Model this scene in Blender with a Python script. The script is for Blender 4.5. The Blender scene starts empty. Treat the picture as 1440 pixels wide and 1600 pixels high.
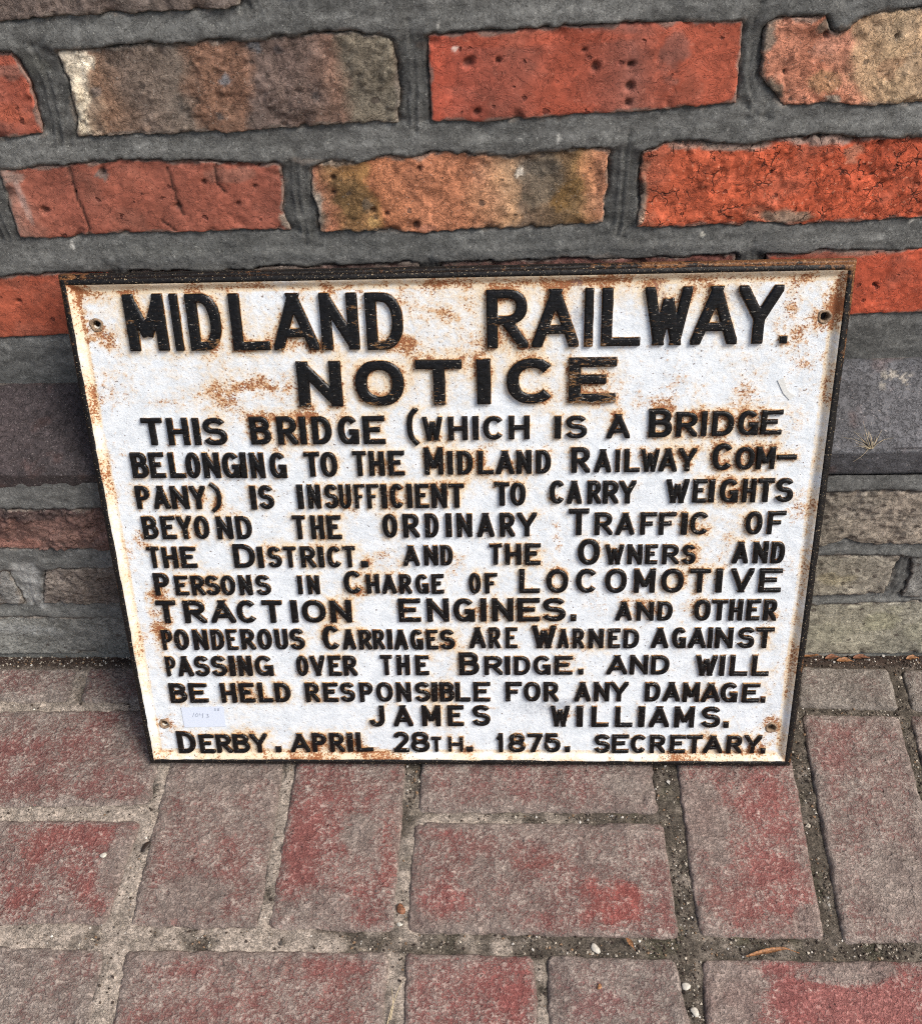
import bpy, math, random
import numpy as np
from mathutils import Matrix, Vector

# ------------------------------------------------------------------ camera, sky, sun, exposure
scene = bpy.context.scene
cam_d = bpy.data.cameras.new('camera'); cam = bpy.data.objects.new('camera', cam_d)
scene.collection.objects.link(cam)
cam.location = (.0655, -.6315, .7872); cam.rotation_euler = (.7646, .0409, .0278)
cam_d.sensor_fit = 'HORIZONTAL'; cam_d.sensor_width = 36; cam_d.lens = 36*1537.126/1440
cam_d.clip_start = .02; cam_d.clip_end = 200
scene.camera = cam

SUN_EL, SUN_AZ = math.radians(50), math.radians(64)     # azimuth: from straight out of the wall (-y) towards +x
sd = Vector((math.sin(SUN_AZ)*math.cos(SUN_EL), -math.cos(SUN_AZ)*math.cos(SUN_EL), math.sin(SUN_EL)))
sun_d = bpy.data.lights.new('sun', 'SUN'); sun_d.energy = 2.8; sun_d.angle = math.radians(25); sun_d.color = (1, .975, .94)
sun = bpy.data.objects.new('sun', sun_d); scene.collection.objects.link(sun)
sun.rotation_euler = sd.to_track_quat('Z', 'Y').to_euler(); sun.location = sd*4
world = bpy.data.worlds.new('World'); scene.world = world; world.use_nodes = True
nt = world.node_tree; nt.nodes.clear()
sky = nt.nodes.new('ShaderNodeTexSky'); sky.sky_type = 'NISHITA'; sky.sun_disc = False
sky.sun_elevation = SUN_EL; sky.sun_rotation = math.atan2(sd.x, sd.y); sky.dust_density = 4; sky.air_density = 1.2; sky.ozone_density = .6
bg = nt.nodes.new('ShaderNodeBackground'); bg.inputs['Strength'].default_value = .11
wo = nt.nodes.new('ShaderNodeOutputWorld')
nt.links.new(sky.outputs[0], bg.inputs['Color']); nt.links.new(bg.outputs[0], wo.inputs['Surface'])
scene.view_settings.view_transform = 'Standard'; scene.view_settings.look = 'None'
scene.view_settings.exposure = 0.40; scene.view_settings.gamma = 1
scene.render.engine = 'CYCLES'
scene.cycles.filter_width = 1.1; scene.cycles.use_denoising = False; scene.cycles.adaptive_threshold = .004; scene.cycles.max_bounces = 6; scene.cycles.diffuse_bounces = 4

# ------------------------------------------------------------------ measured outlines (metres; colours as 8-bit sRGB)
D = {
'bricks': [
 dict(lab='grey-brown brick cut off by the top left corner',top=[(-.3374,.6497),(-.0949,.6535)],bot=[(-.3851,.5634),(-.3076,.5695),(-.2455,.5717),(-.2007,.5733),(-.1646,.5737),(-.1248,.5739),(-.107,.5741),(-.0947,.5763)],left=[],right=[],cols=[(0,(120,100,94)),(1,(112,98,92))],bl=[],plane=0,mat='sandy',rel=1.2,pits=[],cracks=[]),
 dict(lab='T2',top=[(-.0699,.6542),(.091,.653)],bot=[(-.0764,.58),(.0928,.5797)],left=[],right=[],cols=[(0,(150,80,65)),(1,(120,90,80))],bl=[],plane=0,mat='sandy',pits=[],cracks=[],rel=1),
 dict(lab='T3',top=[(.1048,.6525),(.2912,.6517)],bot=[(.1098,.5798),(.3045,.5819)],left=[],right=[],cols=[(0,(165,75,55)),(1,(165,75,55))],bl=[],plane=0,mat='red',pits=[],cracks=[],rel=1),
 dict(lab='',top=[(-.4333,.5458),(-.2535,.5512),(-.2455,.5506)],bot=[(-.4485,.49),(-.3199,.4946),(-.2747,.4965),(-.2441,.4997)],left=[],right=[(-.2411,.5352),(-.2429,.5174)],cols=[(0,(160,80,66)),(.8,(150,84,74)),(1,(178,80,60))],bl=[(-.2602,.5115,.0107,.0078,(185,85,60),.7),(-.2526,.5404,.0074,.0056,(140,100,92),.6)],plane=0,mat='red',pits=[],cracks=[],rel=1),
 dict(lab='weathered brown and grey brick with a cream mortar smear at its left end',top=[(-.2179,.5513),(-.1871,.5524),(-.1502,.5528),(-.1095,.5535),(-.0688,.5557),(-.0327,.5569),(-.0131,.5548),(-.0031,.551)],bot=[(-.2217,.4959),(-.1955,.497),(-.1649,.4975),(-.1302,.4978),(-.1087,.4976),(-.0827,.4991),(-.0569,.5001),(-.0313,.5011),(-.0051,.5004)],left=[(-.2149,.5332),(-.2177,.5145)],right=[(-.003,.533),(-.0028,.5168)],cols=[(0,(181,160,139)),(.09,(144,107,87)),(.2,(124,104,94)),(.36,(119,104,94)),(.42,(147,104,85)),(.52,(141,100,83)),(.56,(119,98,92)),(.7,(119,96,89)),(.8,(134,98,85)),(.86,(119,107,92)),(1,(119,109,94))],bl=[(-.2109,.5452,.014,.0095,(250,232,205),1),(-.2098,.5359,.0083,.0105,(245,226,198),1),(-.2116,.5228,.0059,.0117,(240,220,190),1),(-.2165,.505,.0069,.0104,(246,226,196),1),(-.0907,.5506,.0049,.0039,(92,96,100),.8),(-.1123,.531,.0041,.004,(150,152,158),.8),(-.1216,.5075,.0034,.0025,(84,80,80),.8),(-.1988,.5258,.0038,.0037,(92,88,90),.6),(-.076,.549,.0036,.0031,(95,90,92),.6),(-.0566,.5192,.0025,.0025,(75,70,70),.7)],plane=0,mat='sandy',rel=1.3,pits=[],cracks=[]),
 dict(lab='bright red brick with dark pits in the upper course',top=[(.0178,.5531),(.0443,.5541),(.0699,.5545),(.1089,.5559),(.1477,.5566),(.1785,.5571),(.2092,.5565)],bot=[(.0173,.501),(.0529,.4992),(.0822,.5005),(.1113,.5026),(.1525,.5031),(.1831,.5048),(.2128,.5072)],left=[(.0174,.5284)],right=[(.2112,.5326)],cols=[(0,(190,76,54)),(.08,(170,74,58)),(.3,(160,78,64)),(.42,(178,76,54)),(.55,(166,78,62)),(.68,(150,84,74)),(.78,(178,78,56)),(1,(186,82,58))],bl=[(.1691,.5377,.0103,.0158,(140,92,86),.6),(.0935,.5496,.0628,.0046,(196,82,56),.6),(.0341,.5457,.0024,.002,(215,190,180),.9),(.0699,.5541,.0235,.0023,(198,96,74),.5),(.0987,.5055,.0248,.0042,(190,80,55),.5)],plane=0,mat='red',rel=.6,pits=[(.0421,.5369,.0039),(.1216,.5317,.0039),(.1445,.5198,.0035),(.1435,.5326,.0022),(.0468,.5053,.0026),(.1143,.5425,.0017),(.061,.5379,.0017),(.1434,.5084,.003)],cracks=[]),
 dict(lab='pale salmon and buff brick with a chipped left end',top=[(.2235,.5539),(.2283,.5567),(.2579,.5572),(.263,.5482),(.2693,.5472),(.2795,.5573),(.3144,.5602),(.388,.5625)],bot=[(.2438,.5038),(.2742,.5055),(.2929,.5029),(.331,.503),(.3944,.504)],left=[(.2233,.5419),(.2259,.5231)],right=[],cols=[(0,(150,120,104)),(.04,(204,128,104)),(.2,(200,118,92)),(.32,(206,134,108)),(.36,(205,160,124)),(.5,(198,162,126)),(1,(190,140,110))],bl=[(.2632,.5192,.0135,.009,(160,118,84),.8),(.2258,.5456,.0046,.0092,(128,116,104),.9),(.2343,.514,.0064,.0066,(120,112,98),.85),(.2637,.5519,.0084,.0045,(100,88,76),.9),(.3049,.5259,.0102,.0064,(168,124,96),.7),(.2662,.5405,.0117,.0077,(218,140,118),.6),(.2739,.5067,.0057,.0033,(214,196,176),.8)],plane=0,mat='sandy',rel=1.2,pits=[(.2608,.5475,.0026),(.2402,.525,.0017),(.2814,.5572,.0026),(.3035,.5451,.0017)],cracks=[]),
 dict(lab='B00',top=[(-.5065,.463),(-.305,.4712)],bot=[(-.5186,.4116),(-.3077,.4215)],left=[],right=[],cols=[(0,(150,80,65)),(1,(140,85,72))],bl=[],plane=0,mat='red',pits=[],cracks=[],rel=1),
 dict(lab='dull red brick with two vertical cracks and pale salt streaks at its left end',top=[(-.2833,.4743),(-.2561,.4746),(-.2378,.4755),(-.1968,.4781),(-.1485,.4758),(-.118,.4736),(-.0881,.4728)],bot=[(-.2884,.4231),(-.2682,.421),(-.2464,.4221),(-.2173,.4245),(-.1611,.4236),(-.1235,.4247),(-.0889,.4233)],left=[(-.2863,.4524),(-.2882,.4349)],right=[(-.0895,.4521),(-.0929,.44)],cols=[(0,(165,112,100)),(.1,(168,90,74)),(.2,(158,82,68)),(.45,(160,82,66)),(.6,(152,80,66)),(.8,(165,84,68)),(1,(160,84,70))],bl=[(-.2762,.457,.0032,.0196,(190,150,142),.7),(-.2752,.4397,.0028,.0183,(186,146,138),.7),(-.2754,.469,.0081,.0048,(160,135,126),.7),(-.213,.4687,.0044,.0047,(110,104,100),.8),(-.124,.4663,.0178,.0056,(150,96,84),.7),(-.0919,.43,.0046,.0071,(158,140,126),.9)],plane=0,mat='red',rel=.8,pits=[(-.2628,.4429,.0035),(-.2362,.456,.0013),(-.1664,.4434,.0026),(-.1439,.4612,.0017),(-.1088,.4574,.0017),(-.1232,.4443,.0017),(-.2124,.4706,.0026)],cracks=[[(-.2347,.474),(-.2355,.4608),(-.2363,.4501),(-.2349,.4371),(-.2354,.4239)],[(-.1663,.4722),(-.1661,.4589),(-.1659,.4493),(-.1644,.4404),(-.1636,.4363)],[(-.133,.474),(-.1351,.4605),(-.1304,.4532)],[(-.1804,.4322),(-.1725,.4249)]]),
 dict(lab='orange and buff brick with two brown burnt patches',top=[(-.0676,.469),(-.0518,.4751),(-.0346,.4723),(-.0167,.4764),(.007,.4744),(.0146,.4782),(.0438,.4765),(.0696,.474),(.0953,.4769),(.1345,.4768)],bot=[(-.0682,.4223),(-.0222,.4207),(.009,.4184),(.0238,.4206),(.0512,.4209),(.0876,.4215),(.1336,.4239)],left=[(-.0689,.4516),(-.0674,.4369)],right=[(.1339,.4463)],cols=[(0,(168,146,126)),(.04,(190,116,88)),(.1,(168,120,78)),(.2,(160,112,64)),(.225,(196,118,80)),(.35,(206,126,92)),(.5,(200,122,88)),(.6,(204,140,104)),(.68,(204,152,112)),(.71,(132,106,88)),(.8,(122,96,72)),(.9,(150,110,66)),(.95,(206,136,94)),(1,(196,124,92))],bl=[(-.0428,.4485,.0152,.0186,(124,92,56),1),(-.0377,.465,.0097,.0037,(170,120,68),.8),(-.0292,.4285,.0046,.0041,(215,165,100),.8),(-.069,.4419,.0064,.0169,(166,152,138),.95),(-.0315,.4409,.0045,.0049,(96,84,72),.8),(.0906,.4546,.0158,.0202,(122,104,86),.9),(.1071,.447,.0105,.0145,(132,96,50),.9),(.0869,.4663,.013,.0065,(104,92,80),.8),(-.0519,.4737,.0174,.0037,(150,136,124),.8),(.0739,.4629,.0031,.0037,(220,206,188),.9),(.0078,.422,.0092,.0041,(205,128,104),.8)],plane=0,mat='sandy',rel=1.1,pits=[(-.0531,.4621,.0026),(-.0541,.4512,.0022),(-.0283,.4369,.0022),(-.019,.4342,.0022),(.0011,.4242,.003),(.0065,.4675,.0022)],cracks=[]),
 dict(lab='vivid orange-red crazed brick at the right of the second course',top=[(.1564,.4735),(.1715,.4793),(.186,.4811),(.1989,.4786),(.2137,.4781),(.2386,.4792),(.2526,.4819),(.2794,.4825),(.2967,.4794),(.3132,.4793),(.3373,.4813),(.4097,.484)],bot=[(.1572,.4208),(.187,.419),(.2137,.4204),(.2308,.4189),(.2346,.4233),(.2629,.4186),(.2891,.4205),(.3372,.4217),(.3546,.4218),(.4319,.4242)],left=[(.1568,.4552),(.1585,.4361)],right=[],cols=[(0,(176,110,88)),(.03,(196,84,52)),(.3,(200,80,44)),(.6,(196,76,42)),(1,(196,78,44))],bl=[(.2179,.478,.0294,.004,(176,150,138),.9),(.2715,.4809,.025,.0044,(172,140,130),.9),(.1883,.4797,.021,.0035,(165,130,118),.8),(.2595,.4247,.0178,.006,(150,130,112),.85),(.2389,.4291,.0088,.0059,(170,90,66),.7),(.159,.4409,.0039,.0222,(170,150,132),.8),(.2968,.4706,.0058,.0064,(170,120,100),.6)],plane=0,mat='craze',rel=1.2,pits=[(.3117,.4772,.0022),(.2965,.4802,.0026)],cracks=[]),
 dict(lab='red brick left of the notice, its right end hidden behind the iron plate',top=[(-.4713,.3797),(-.3674,.3859),(-.3166,.3887),(-.2689,.3909),(-.232,.3917)],bot=[(-.4844,.3254),(-.3376,.3344),(-.2788,.3362),(-.2408,.3373)],left=[],right=[],cols=[(0,(160,76,56)),(.6,(170,76,52)),(1,(168,72,50))],bl=[],plane=0,mat='red',rel=.6,pits=[(-.3097,.3674,.0022)],cracks=[]),
 dict(lab='C2',top=[(-.215,.3913),(-.1547,.3899),(-.0964,.3924),(-.0438,.3933),(.0012,.3934)],bot=[(-.2225,.3387),(-.0001,.3401)],left=[],right=[],cols=[(0,(110,88,82)),(1,(116,90,86))],bl=[],plane=0,mat='sandy',rel=1,pits=[],cracks=[]),
 dict(lab='dark reddish-brown brick of which only a strip shows above the notice',top=[(.0168,.3935),(.0318,.3937),(.0694,.3939),(.116,.3944),(.1624,.3933),(.2083,.3943),(.2312,.3943)],bot=[(.0148,.341),(.2371,.3421)],left=[],right=[],cols=[(0,(120,88,84)),(.5,(120,76,72)),(1,(128,72,66))],bl=[],plane=0,mat='sandy',rel=1,pits=[],cracks=[]),
 dict(lab='deep orange-red brick right of the notice in the third course',top=[(.2522,.3943),(.2721,.3949),(.2945,.3965),(.3262,.3957),(.3622,.3959),(.4505,.3979)],bot=[(.2635,.3421),(.3279,.3425),(.3773,.3437),(.4704,.3457)],left=[],right=[],cols=[(0,(178,76,54)),(.4,(190,72,42)),(1,(186,70,42))],bl=[(.2994,.3948,.0363,.0037,(160,120,108),.8),(.2815,.3936,.0228,.0031,(170,70,50),.6)],plane=0,mat='red',rel=.8,pits=[(.3357,.3677,.0017)],cracks=[]),
 dict(lab='reddish-purple flaking brick under the plinth at the left',top=[(-.5481,.2009),(-.3929,.21),(-.3595,.2112),(-.3051,.2105),(-.2285,.2127)],bot=[(-.5755,.1513),(-.3788,.1614),(-.2876,.1614),(-.236,.1642)],left=[],right=[],cols=[(0,(96,73,69)),(.5,(125,87,82)),(.75,(116,85,80)),(1,(107,82,78))],bl=[(-.3279,.2077,.049,.0109,(78,64,64),.8),(-.3649,.168,.0283,.0067,(156,103,94),.6),(-.3043,.1797,.0334,.0082,(141,103,96),.6)],plane=-.072,mat='sandy',rel=2.2,pits=[],cracks=[]),
 dict(lab='L1b',top=[(-.2097,.2124),(.0161,.2149)],bot=[(-.2161,.1648),(.0164,.1674)],left=[],right=[],cols=[(0,(123,94,85)),(1,(116,89,82))],bl=[],plane=-.072,mat='sandy',rel=1.5,pits=[],cracks=[]),
 dict(lab='L1c',top=[(.0344,.2162),(.2801,.219)],bot=[(.0344,.1673),(.2884,.1663)],left=[],right=[],cols=[(0,(123,98,87)),(1,(132,116,100))],bl=[],plane=-.072,mat='sandy',rel=1.5,pits=[],cracks=[]),
 dict(lab='long grey-brown brick directly under the plinth at the right',top=[(.2921,.2217),(.3418,.2232),(.3912,.224),(.489,.2255)],bot=[(.3031,.1565),(.3311,.1594),(.3451,.1673),(.373,.1606),(.4093,.1619),(.513,.1624)],left=[],right=[],cols=[(0,(134,125,112)),(.4,(143,129,116)),(1,(132,120,109))],bl=[(.3425,.1997,.0306,.0091,(159,145,132),.5)],plane=-.072,mat='sandy',rel=1.3,pits=[],cracks=[]),
 dict(lab='L2a',top=[(-.5916,.1221),(-.5114,.126),(-.4012,.1341)],bot=[(-.6215,.0682),(-.4223,.0808)],left=[],right=[],cols=[(0,(123,109,100)),(1,(134,123,112))],bl=[],plane=-.072,mat='sandy',rel=1.2,pits=[],cracks=[]),
 dict(lab='small grey brick end beside the white streak, low on the left',top=[(-.3928,.1313),(-.3836,.1339)],bot=[(-.4118,.0827),(-.386,.0863)],left=[],right=[(-.3838,.1115)],cols=[(0,(125,123,118)),(1,(134,132,127))],bl=[],plane=-.072,mat='sandy',rel=.8,pits=[],cracks=[]),
 dict(lab='dull brown rough brick low on the left, beside the plate',top=[(-.3474,.1336),(-.3192,.1343),(-.2487,.138)],bot=[(-.3666,.0862),(-.317,.0859),(-.2524,.0912)],left=[],right=[],cols=[(0,(132,120,112)),(.4,(116,103,96)),(1,(100,89,85))],bl=[],plane=-.072,mat='sandy',rel=1.8,pits=[],cracks=[]),
 dict(lab='L2c',top=[(-.2315,.1379),(-.0156,.1412)],bot=[(-.2405,.0911),(-.0162,.0934)],left=[],right=[],cols=[(0,(123,94,85)),(1,(116,89,82))],bl=[],plane=-.072,mat='sandy',rel=1.5,pits=[],cracks=[]),
 dict(lab='L2d',top=[(.0012,.1419),(.2595,.1421)],bot=[(.0012,.0933),(.2672,.0934)],left=[],right=[],cols=[(0,(123,98,87)),(1,(132,116,100))],bl=[],plane=-.072,mat='sandy',rel=1.5,pits=[],cracks=[]),
 dict(lab='short khaki-grey brick in the second course up at the right',top=[(.2814,.1402),(.3078,.1433),(.339,.148),(.3607,.1461),(.3954,.1458)],bot=[(.2907,.0878),(.3235,.093),(.3952,.0961)],left=[],right=[(.3946,.1232)],cols=[(0,(132,123,105)),(.6,(152,143,127)),(1,(147,138,125))],bl=[(.352,.1149,.0219,.0105,(168,154,120),.6)],plane=-.072,mat='sandy',rel=1.1,pits=[],cracks=[]),
 dict(lab='grey brick beside the frame edge in the second course up at the right',top=[(.4065,.1441),(.5191,.1463)],bot=[(.4117,.0924),(.5399,.0916)],left=[(.4121,.1188)],right=[],cols=[(0,(125,123,118)),(1,(123,118,112))],bl=[],plane=-.072,mat='sandy',rel=1.1,pits=[],cracks=[]),
 dict(lab='pale grey bottom brick at the left foot of the wall',top=[(-.6478,.0553),(-.4161,.0652),(-.3544,.0649),(-.2783,.0625)],bot=[(-.6846,-.0095),(-.4385,.0076),(-.3674,.0075),(-.2809,.0073)],left=[],right=[],cols=[(0,(120,120,114)),(.6,(136,136,129)),(1,(112,112,107))],bl=[(-.3866,.044,.0439,.0122,(152,154,150),.6)],plane=-.072,mat='sandy',rel=.8,pits=[],cracks=[]),
 dict(lab='L3b',top=[(-.263,.0625),(.0028,.0689)],bot=[(-.27,.0072),(.0056,.0067)],left=[],right=[],cols=[(0,(123,116,103)),(1,(127,120,107))],bl=[],plane=-.072,mat='sandy',rel=1.2,pits=[],cracks=[]),
 dict(lab='L3c',top=[(.0176,.0688),(.2813,.0768)],bot=[(.0179,.0045),(.2935,.004)],left=[],right=[],cols=[(0,(123,116,103)),(1,(127,120,107))],bl=[],plane=-.072,mat='sandy',rel=1.2,pits=[],cracks=[]),
 dict(lab='yellowish-grey lichened bottom brick at the right foot of the wall',top=[(.2952,.0786),(.3318,.0802),(.3819,.0826),(.4321,.0833),(.5426,.0844)],bot=[(.3084,.005),(.3503,.0059),(.4547,.0057),(.573,.0044)],left=[],right=[],cols=[(0,(154,147,129)),(.3,(161,154,134)),(.6,(156,151,135)),(1,(150,145,132))],bl=[(.4047,.0602,.0228,.0154,(156,154,112),.35),(.3574,.0411,.0291,.0158,(154,151,125),.3),(.4445,.0408,.0173,.0198,(159,155,125),.3)],plane=-.072,mat='sandy',rel=.8,pits=[],cracks=[])],
'plinth': [
 dict(lab='',x=(-.6491,-.5242),za=.25,zb=.233,zt=.29,c=[(0,(80,76,78)),(1,(80,76,78))],bl=[]),
 dict(lab='very dark brown chamfered plinth brick left of the notice',x=(-.5068,-.2165),za=.252,zb=.2345,zt=.289,c=[(0,(60,54,54)),(.4,(70,60,60)),(.8,(60,54,54)),(1,(50,47,47))],bl=[]),
 dict(lab='',x=(-.1998,.0532),za=.2565,zb=.237,zt=.293,c=[(0,(72,66,66)),(1,(74,72,76))],bl=[]),
 dict(lab='',x=(.0663,.2728),za=.262,zb=.239,zt=.298,c=[(0,(80,76,78)),(1,(80,76,78))],bl=[]),
 dict(lab='slate-blue chamfered plinth brick with pale splashes right of the notice',x=(.2827,.5133),za=.266,zb=.2405,zt=.3015,c=[(0,(80,80,83)),(.4,(84,84,87)),(1,(78,77,80))],bl=[])],
'pavers': [
 dict(lab='dull red narrow paver against the wall at the left',q=[(-.6304,-.0895),(-.3603,-.0843),(-.3573,-.1211),(-.6317,-.1251)],cols=[((128,115,106),.5),((126,84,82),.6)],bl=[]),
 dict(lab='narrow red-brown paver against the wall, half behind the plate',q=[(-.3481,-.0843),(-.0812,-.0845),(-.0835,-.1222),(-.3431,-.1225)],cols=[((126,86,84),.6),((118,104,98),.4)],bl=[]),
 dict(lab='n3',q=[(-.0688,-.0837),(.1652,-.0839),(.165,-.1239),(-.0712,-.1243)],cols=[((128,115,106),.5),((118,104,98),.5)],bl=[]),
 dict(lab='',q=[(.1773,-.0839),(.3317,-.084),(.3234,-.1251),(.1766,-.1253)],cols=[((128,115,106),.5),((118,104,98),.5)],bl=[]),
 dict(lab='pale grey narrow paver with a white scratch against the wall at the right',q=[(.3412,-.084),(.4217,-.0855),(.4181,-.129),(.3303,-.1251)],cols=[((136,128,118),.6),((122,112,104),.4)],bl=[(.3708,-.1055,.0351,.0022,(178,174,168),.7)]),
 dict(lab='narrow grey paver against the wall cut off by the right edge',q=[(.4355,-.087),(.5691,-.087),(.5816,-.1288),(.4326,-.1304)],cols=[((134,126,116),.6),((128,115,106),.4)],bl=[]),
 dict(lab='dark red paver left of the lower left corner of the plate',q=[(-.6257,-.1365),(-.2577,-.1316),(-.2519,-.228),(-.6158,-.2354)],cols=[((118,104,98),.5),((140,80,76),.5)],bl=[(-.3684,-.1742,.0718,.0195,(138,76,74),.5),(-.3557,-.2127,.0581,.0111,(132,84,80),.5),(-.281,-.2091,.0289,.0154,(140,78,76),.6)]),
 dict(lab='red and grey paver at the left edge below the first one',q=[(-.6105,-.245),(-.2563,-.2442),(-.2622,-.3308),(-.5813,-.3372)],cols=[((128,115,106),.55),((150,74,70),.45)],bl=[(-.3398,-.2606,.028,.0225,(176,84,74),.6),(-.2856,-.2543,.0335,.0115,(170,84,78),.6),(-.2752,-.3097,.0213,.0207,(165,82,76),.6),(-.334,-.3103,.0161,.0105,(150,70,62),.6),(-.2646,-.2797,.0136,.0324,(120,106,100),.7)]),
 dict(lab='mostly grey upright paver below the left part of the plate',q=[(-.243,-.1344),(-.1414,-.1342),(-.1374,-.3328),(-.2407,-.3331)],cols=[((128,115,106),.75),((150,88,82),.4)],bl=[(-.1955,-.3088,.0475,.0206,(112,106,102),.7),(-.1641,-.2177,.0227,.0145,(168,92,88),.5),(-.1963,-.1993,.0346,.0186,(122,108,104),.6),(-.1716,-.2816,.0161,.0321,(158,96,90),.4)]),
 dict(lab='red-edged upright paver right of the grey one, below the plate',q=[(-.1257,-.1341),(-.0307,-.134),(-.0292,-.3335),(-.1292,-.3327)],cols=[((128,115,106),.5),((150,74,70),.5)],bl=[(-.0351,-.2637,.0108,.0485,(188,76,66),.8),(-.117,-.2295,.0224,.0348,(166,88,82),.6),(-.0644,-.2526,.012,.0225,(140,124,114),.8),(-.1105,-.2755,.0161,.0323,(160,84,78),.5),(-.0889,-.318,.0362,.0152,(132,118,108),.7)]),
 dict(lab='red-grey paver tucked under the middle of the plate',q=[(-.014,-.1339),(.1893,-.1335),(.1892,-.2309),(-.0137,-.2324)],cols=[((128,115,106),.5),((150,90,86),.5)],bl=[(.1662,-.2096,.0221,.018,(136,126,116),.7),(.0607,-.2041,.0281,.0182,(164,90,86),.5)]),
 dict(lab='large red paver lying lengthwise in front of the plate',q=[(-.0164,-.2435),(.1923,-.2425),(.1946,-.3357),(-.017,-.3339)],cols=[((150,74,70),.55),((128,115,106),.5)],bl=[(.1474,-.3077,.0254,.0202,(196,72,60),.9),(.0868,-.2792,.0262,.0107,(160,76,62),.7),(.0089,-.3118,.0258,.0203,(182,84,80),.6),(.0805,-.3262,.0202,.0099,(176,88,86),.6),(.1883,-.3046,.0072,.0302,(150,104,100),.7),(.0391,-.263,.0481,.0111,(150,116,108),.5),(.0064,-.252,.0326,.0091,(176,84,80),.6)]),
 dict(lab='half grey half pink upright paver at the right of the plate foot',q=[(.2127,-.1335),(.3137,-.1333),(.306,-.3353),(.2117,-.3335)],cols=[((176,96,90),.55),((128,115,106),.4)],bl=[(.2281,-.2388,.0214,.0282,(132,120,106),.9),(.2767,-.2498,.0211,.0436,(178,92,88),.6),(.2332,-.3093,.0201,.0151,(150,116,106),.6),(.2928,-.3237,.0247,.0127,(126,118,110),.85),(.2333,-.2751,.0104,.0054,(120,116,108),.9)]),
 dict(lab='grey upright paver right of the corner of the plate',q=[(.3315,-.136),(.4159,-.1371),(.409,-.3349),(.3214,-.338)],cols=[((128,115,106),.8),((160,104,98),.3)],bl=[(.3498,-.1714,.0335,.025,(168,112,106),.5),(.3624,-.2924,.0302,.0305,(128,120,110),.6)]),
 dict(lab='',q=[(.4288,-.1358),(.6403,-.1353),(.6319,-.2244),(.4231,-.227)],cols=[((128,115,106),.6),((150,74,70),.4)],bl=[]),
 dict(lab='',q=[(.4231,-.2373),(.6317,-.2358),(.6132,-.3343),(.4174,-.3387)],cols=[((128,115,106),.6),((150,74,70),.4)],bl=[]),
 dict(lab='grey-brown paver in the bottom left corner',q=[(-.3619,-.3506),(-.2574,-.3532),(-.2444,-.556),(-.4078,-.556)],cols=[((134,122,112),.8),((150,104,98),.3)],bl=[]),
 dict(lab='long dusty red paver in the bottom row, left of centre',q=[(-.2391,-.3525),(-.0324,-.3512),(-.0308,-.454),(-.2304,-.454)],cols=[((128,115,106),.5),((158,90,84),.5)],bl=[(-.0633,-.3622,.0347,.0075,(168,84,80),.6),(-.1935,-.364,.0252,.0094,(160,88,84),.5),(-.1763,-.3962,.0293,.0089,(152,100,94),.6)]),
 dict(lab='',q=[(-.2297,-.4615),(-.0307,-.4615),(-.0292,-.556),(-.2216,-.556)],cols=[((128,115,106),.5),((150,74,70),.5)],bl=[]),
 dict(lab='upright pinkish-red paver in the bottom row, right of the middle',q=[(-.0168,-.352),(.0804,-.3526),(.0901,-.556),(-.0091,-.556)],cols=[((128,115,106),.45),((170,86,82),.55)],bl=[(.0697,-.3789,.0126,.0267,(182,78,74),.8),(.0162,-.3705,.0293,.0092,(160,112,104),.5),(-.0071,-.3891,.0125,.0133,(160,88,84),.6)]),
 dict(lab='upright grey-mauve paver in the bottom row beside the dark joint',q=[(.0928,-.3525),(.1886,-.3531),(.2132,-.556),(.0936,-.556)],cols=[((128,115,106),.7),((150,100,98),.4)],bl=[(.1316,-.387,.0284,.0133,(150,98,96),.6)]),
 dict(lab='paver with a grey left end and bright pink right part at the bottom right',q=[(.2118,-.3537),(.4598,-.3532),(.49,-.454),(.2038,-.454)],cols=[((176,94,90),.6),((128,115,106),.3)],bl=[(.2268,-.3811,.0207,.0263,(130,120,108),1),(.2677,-.376,.0142,.0222,(170,84,82),.8),(.3262,-.3578,.0285,.0074,(128,120,110),1),(.3057,-.3641,.0379,.0055,(130,120,110),.8),(.3197,-.3842,.0371,.0131,(192,112,106),.8),(.2593,-.3578,.0144,.0065,(160,92,90),.6)]),
 dict(lab='',q=[(.213,-.4615),(.49,-.4615),(.49,-.556),(.213,-.556)],cols=[((128,115,106),.5),((150,74,70),.5)],bl=[])],
'flecks': [(.0249,.56,.0012,.003,(200,198,190),.9),(-.2525,.4138,.0014,.0047,(190,188,180),.8),(.1006,.4857,.0013,.0044,(190,188,180),.8),(.2041,.412,.0022,.002,(210,205,190),.9),(.3477,.4185,.0018,.002,(205,200,190),.9),(-.0684,.5584,.002,.0019,(150,148,140),.6),(-.2363,.4865,.0035,.0023,(150,150,146),.5),(-.1941,.5459,.0139,.0087,(84,84,78),.7),(-.2396,.5441,.0165,.0072,(88,88,82),.6),(-.0959,.5704,.0016,.0014,(170,168,160),.7),(.0143,.5482,.0047,.0031,(90,78,70),.6),(-.0693,.4751,.0096,.0028,(138,128,118),.7),(.2718,.5498,.01,.0045,(84,72,62),.7),(.172,.5472,.0078,.0023,(140,136,130),.4),(-.0324,.5591,.0079,.0018,(140,130,122),.5),(.0527,.4874,.017,.0035,(120,120,116),.5),(-.1884,.4091,.0378,.0053,(112,112,108),.5),(.1159,.3965,.0278,.0026,(120,110,102),.5)],
'flecks2': [(-.3696,.1114,.0155,.028,(168,168,164),.9),(-.3837,.1023,.0084,.0207,(178,178,172),.8),(.3931,.1146,.0076,.014,(150,146,136),.5),(.3722,.0017,.036,.0052,(150,146,136),.6)],
'P': .072,
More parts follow.
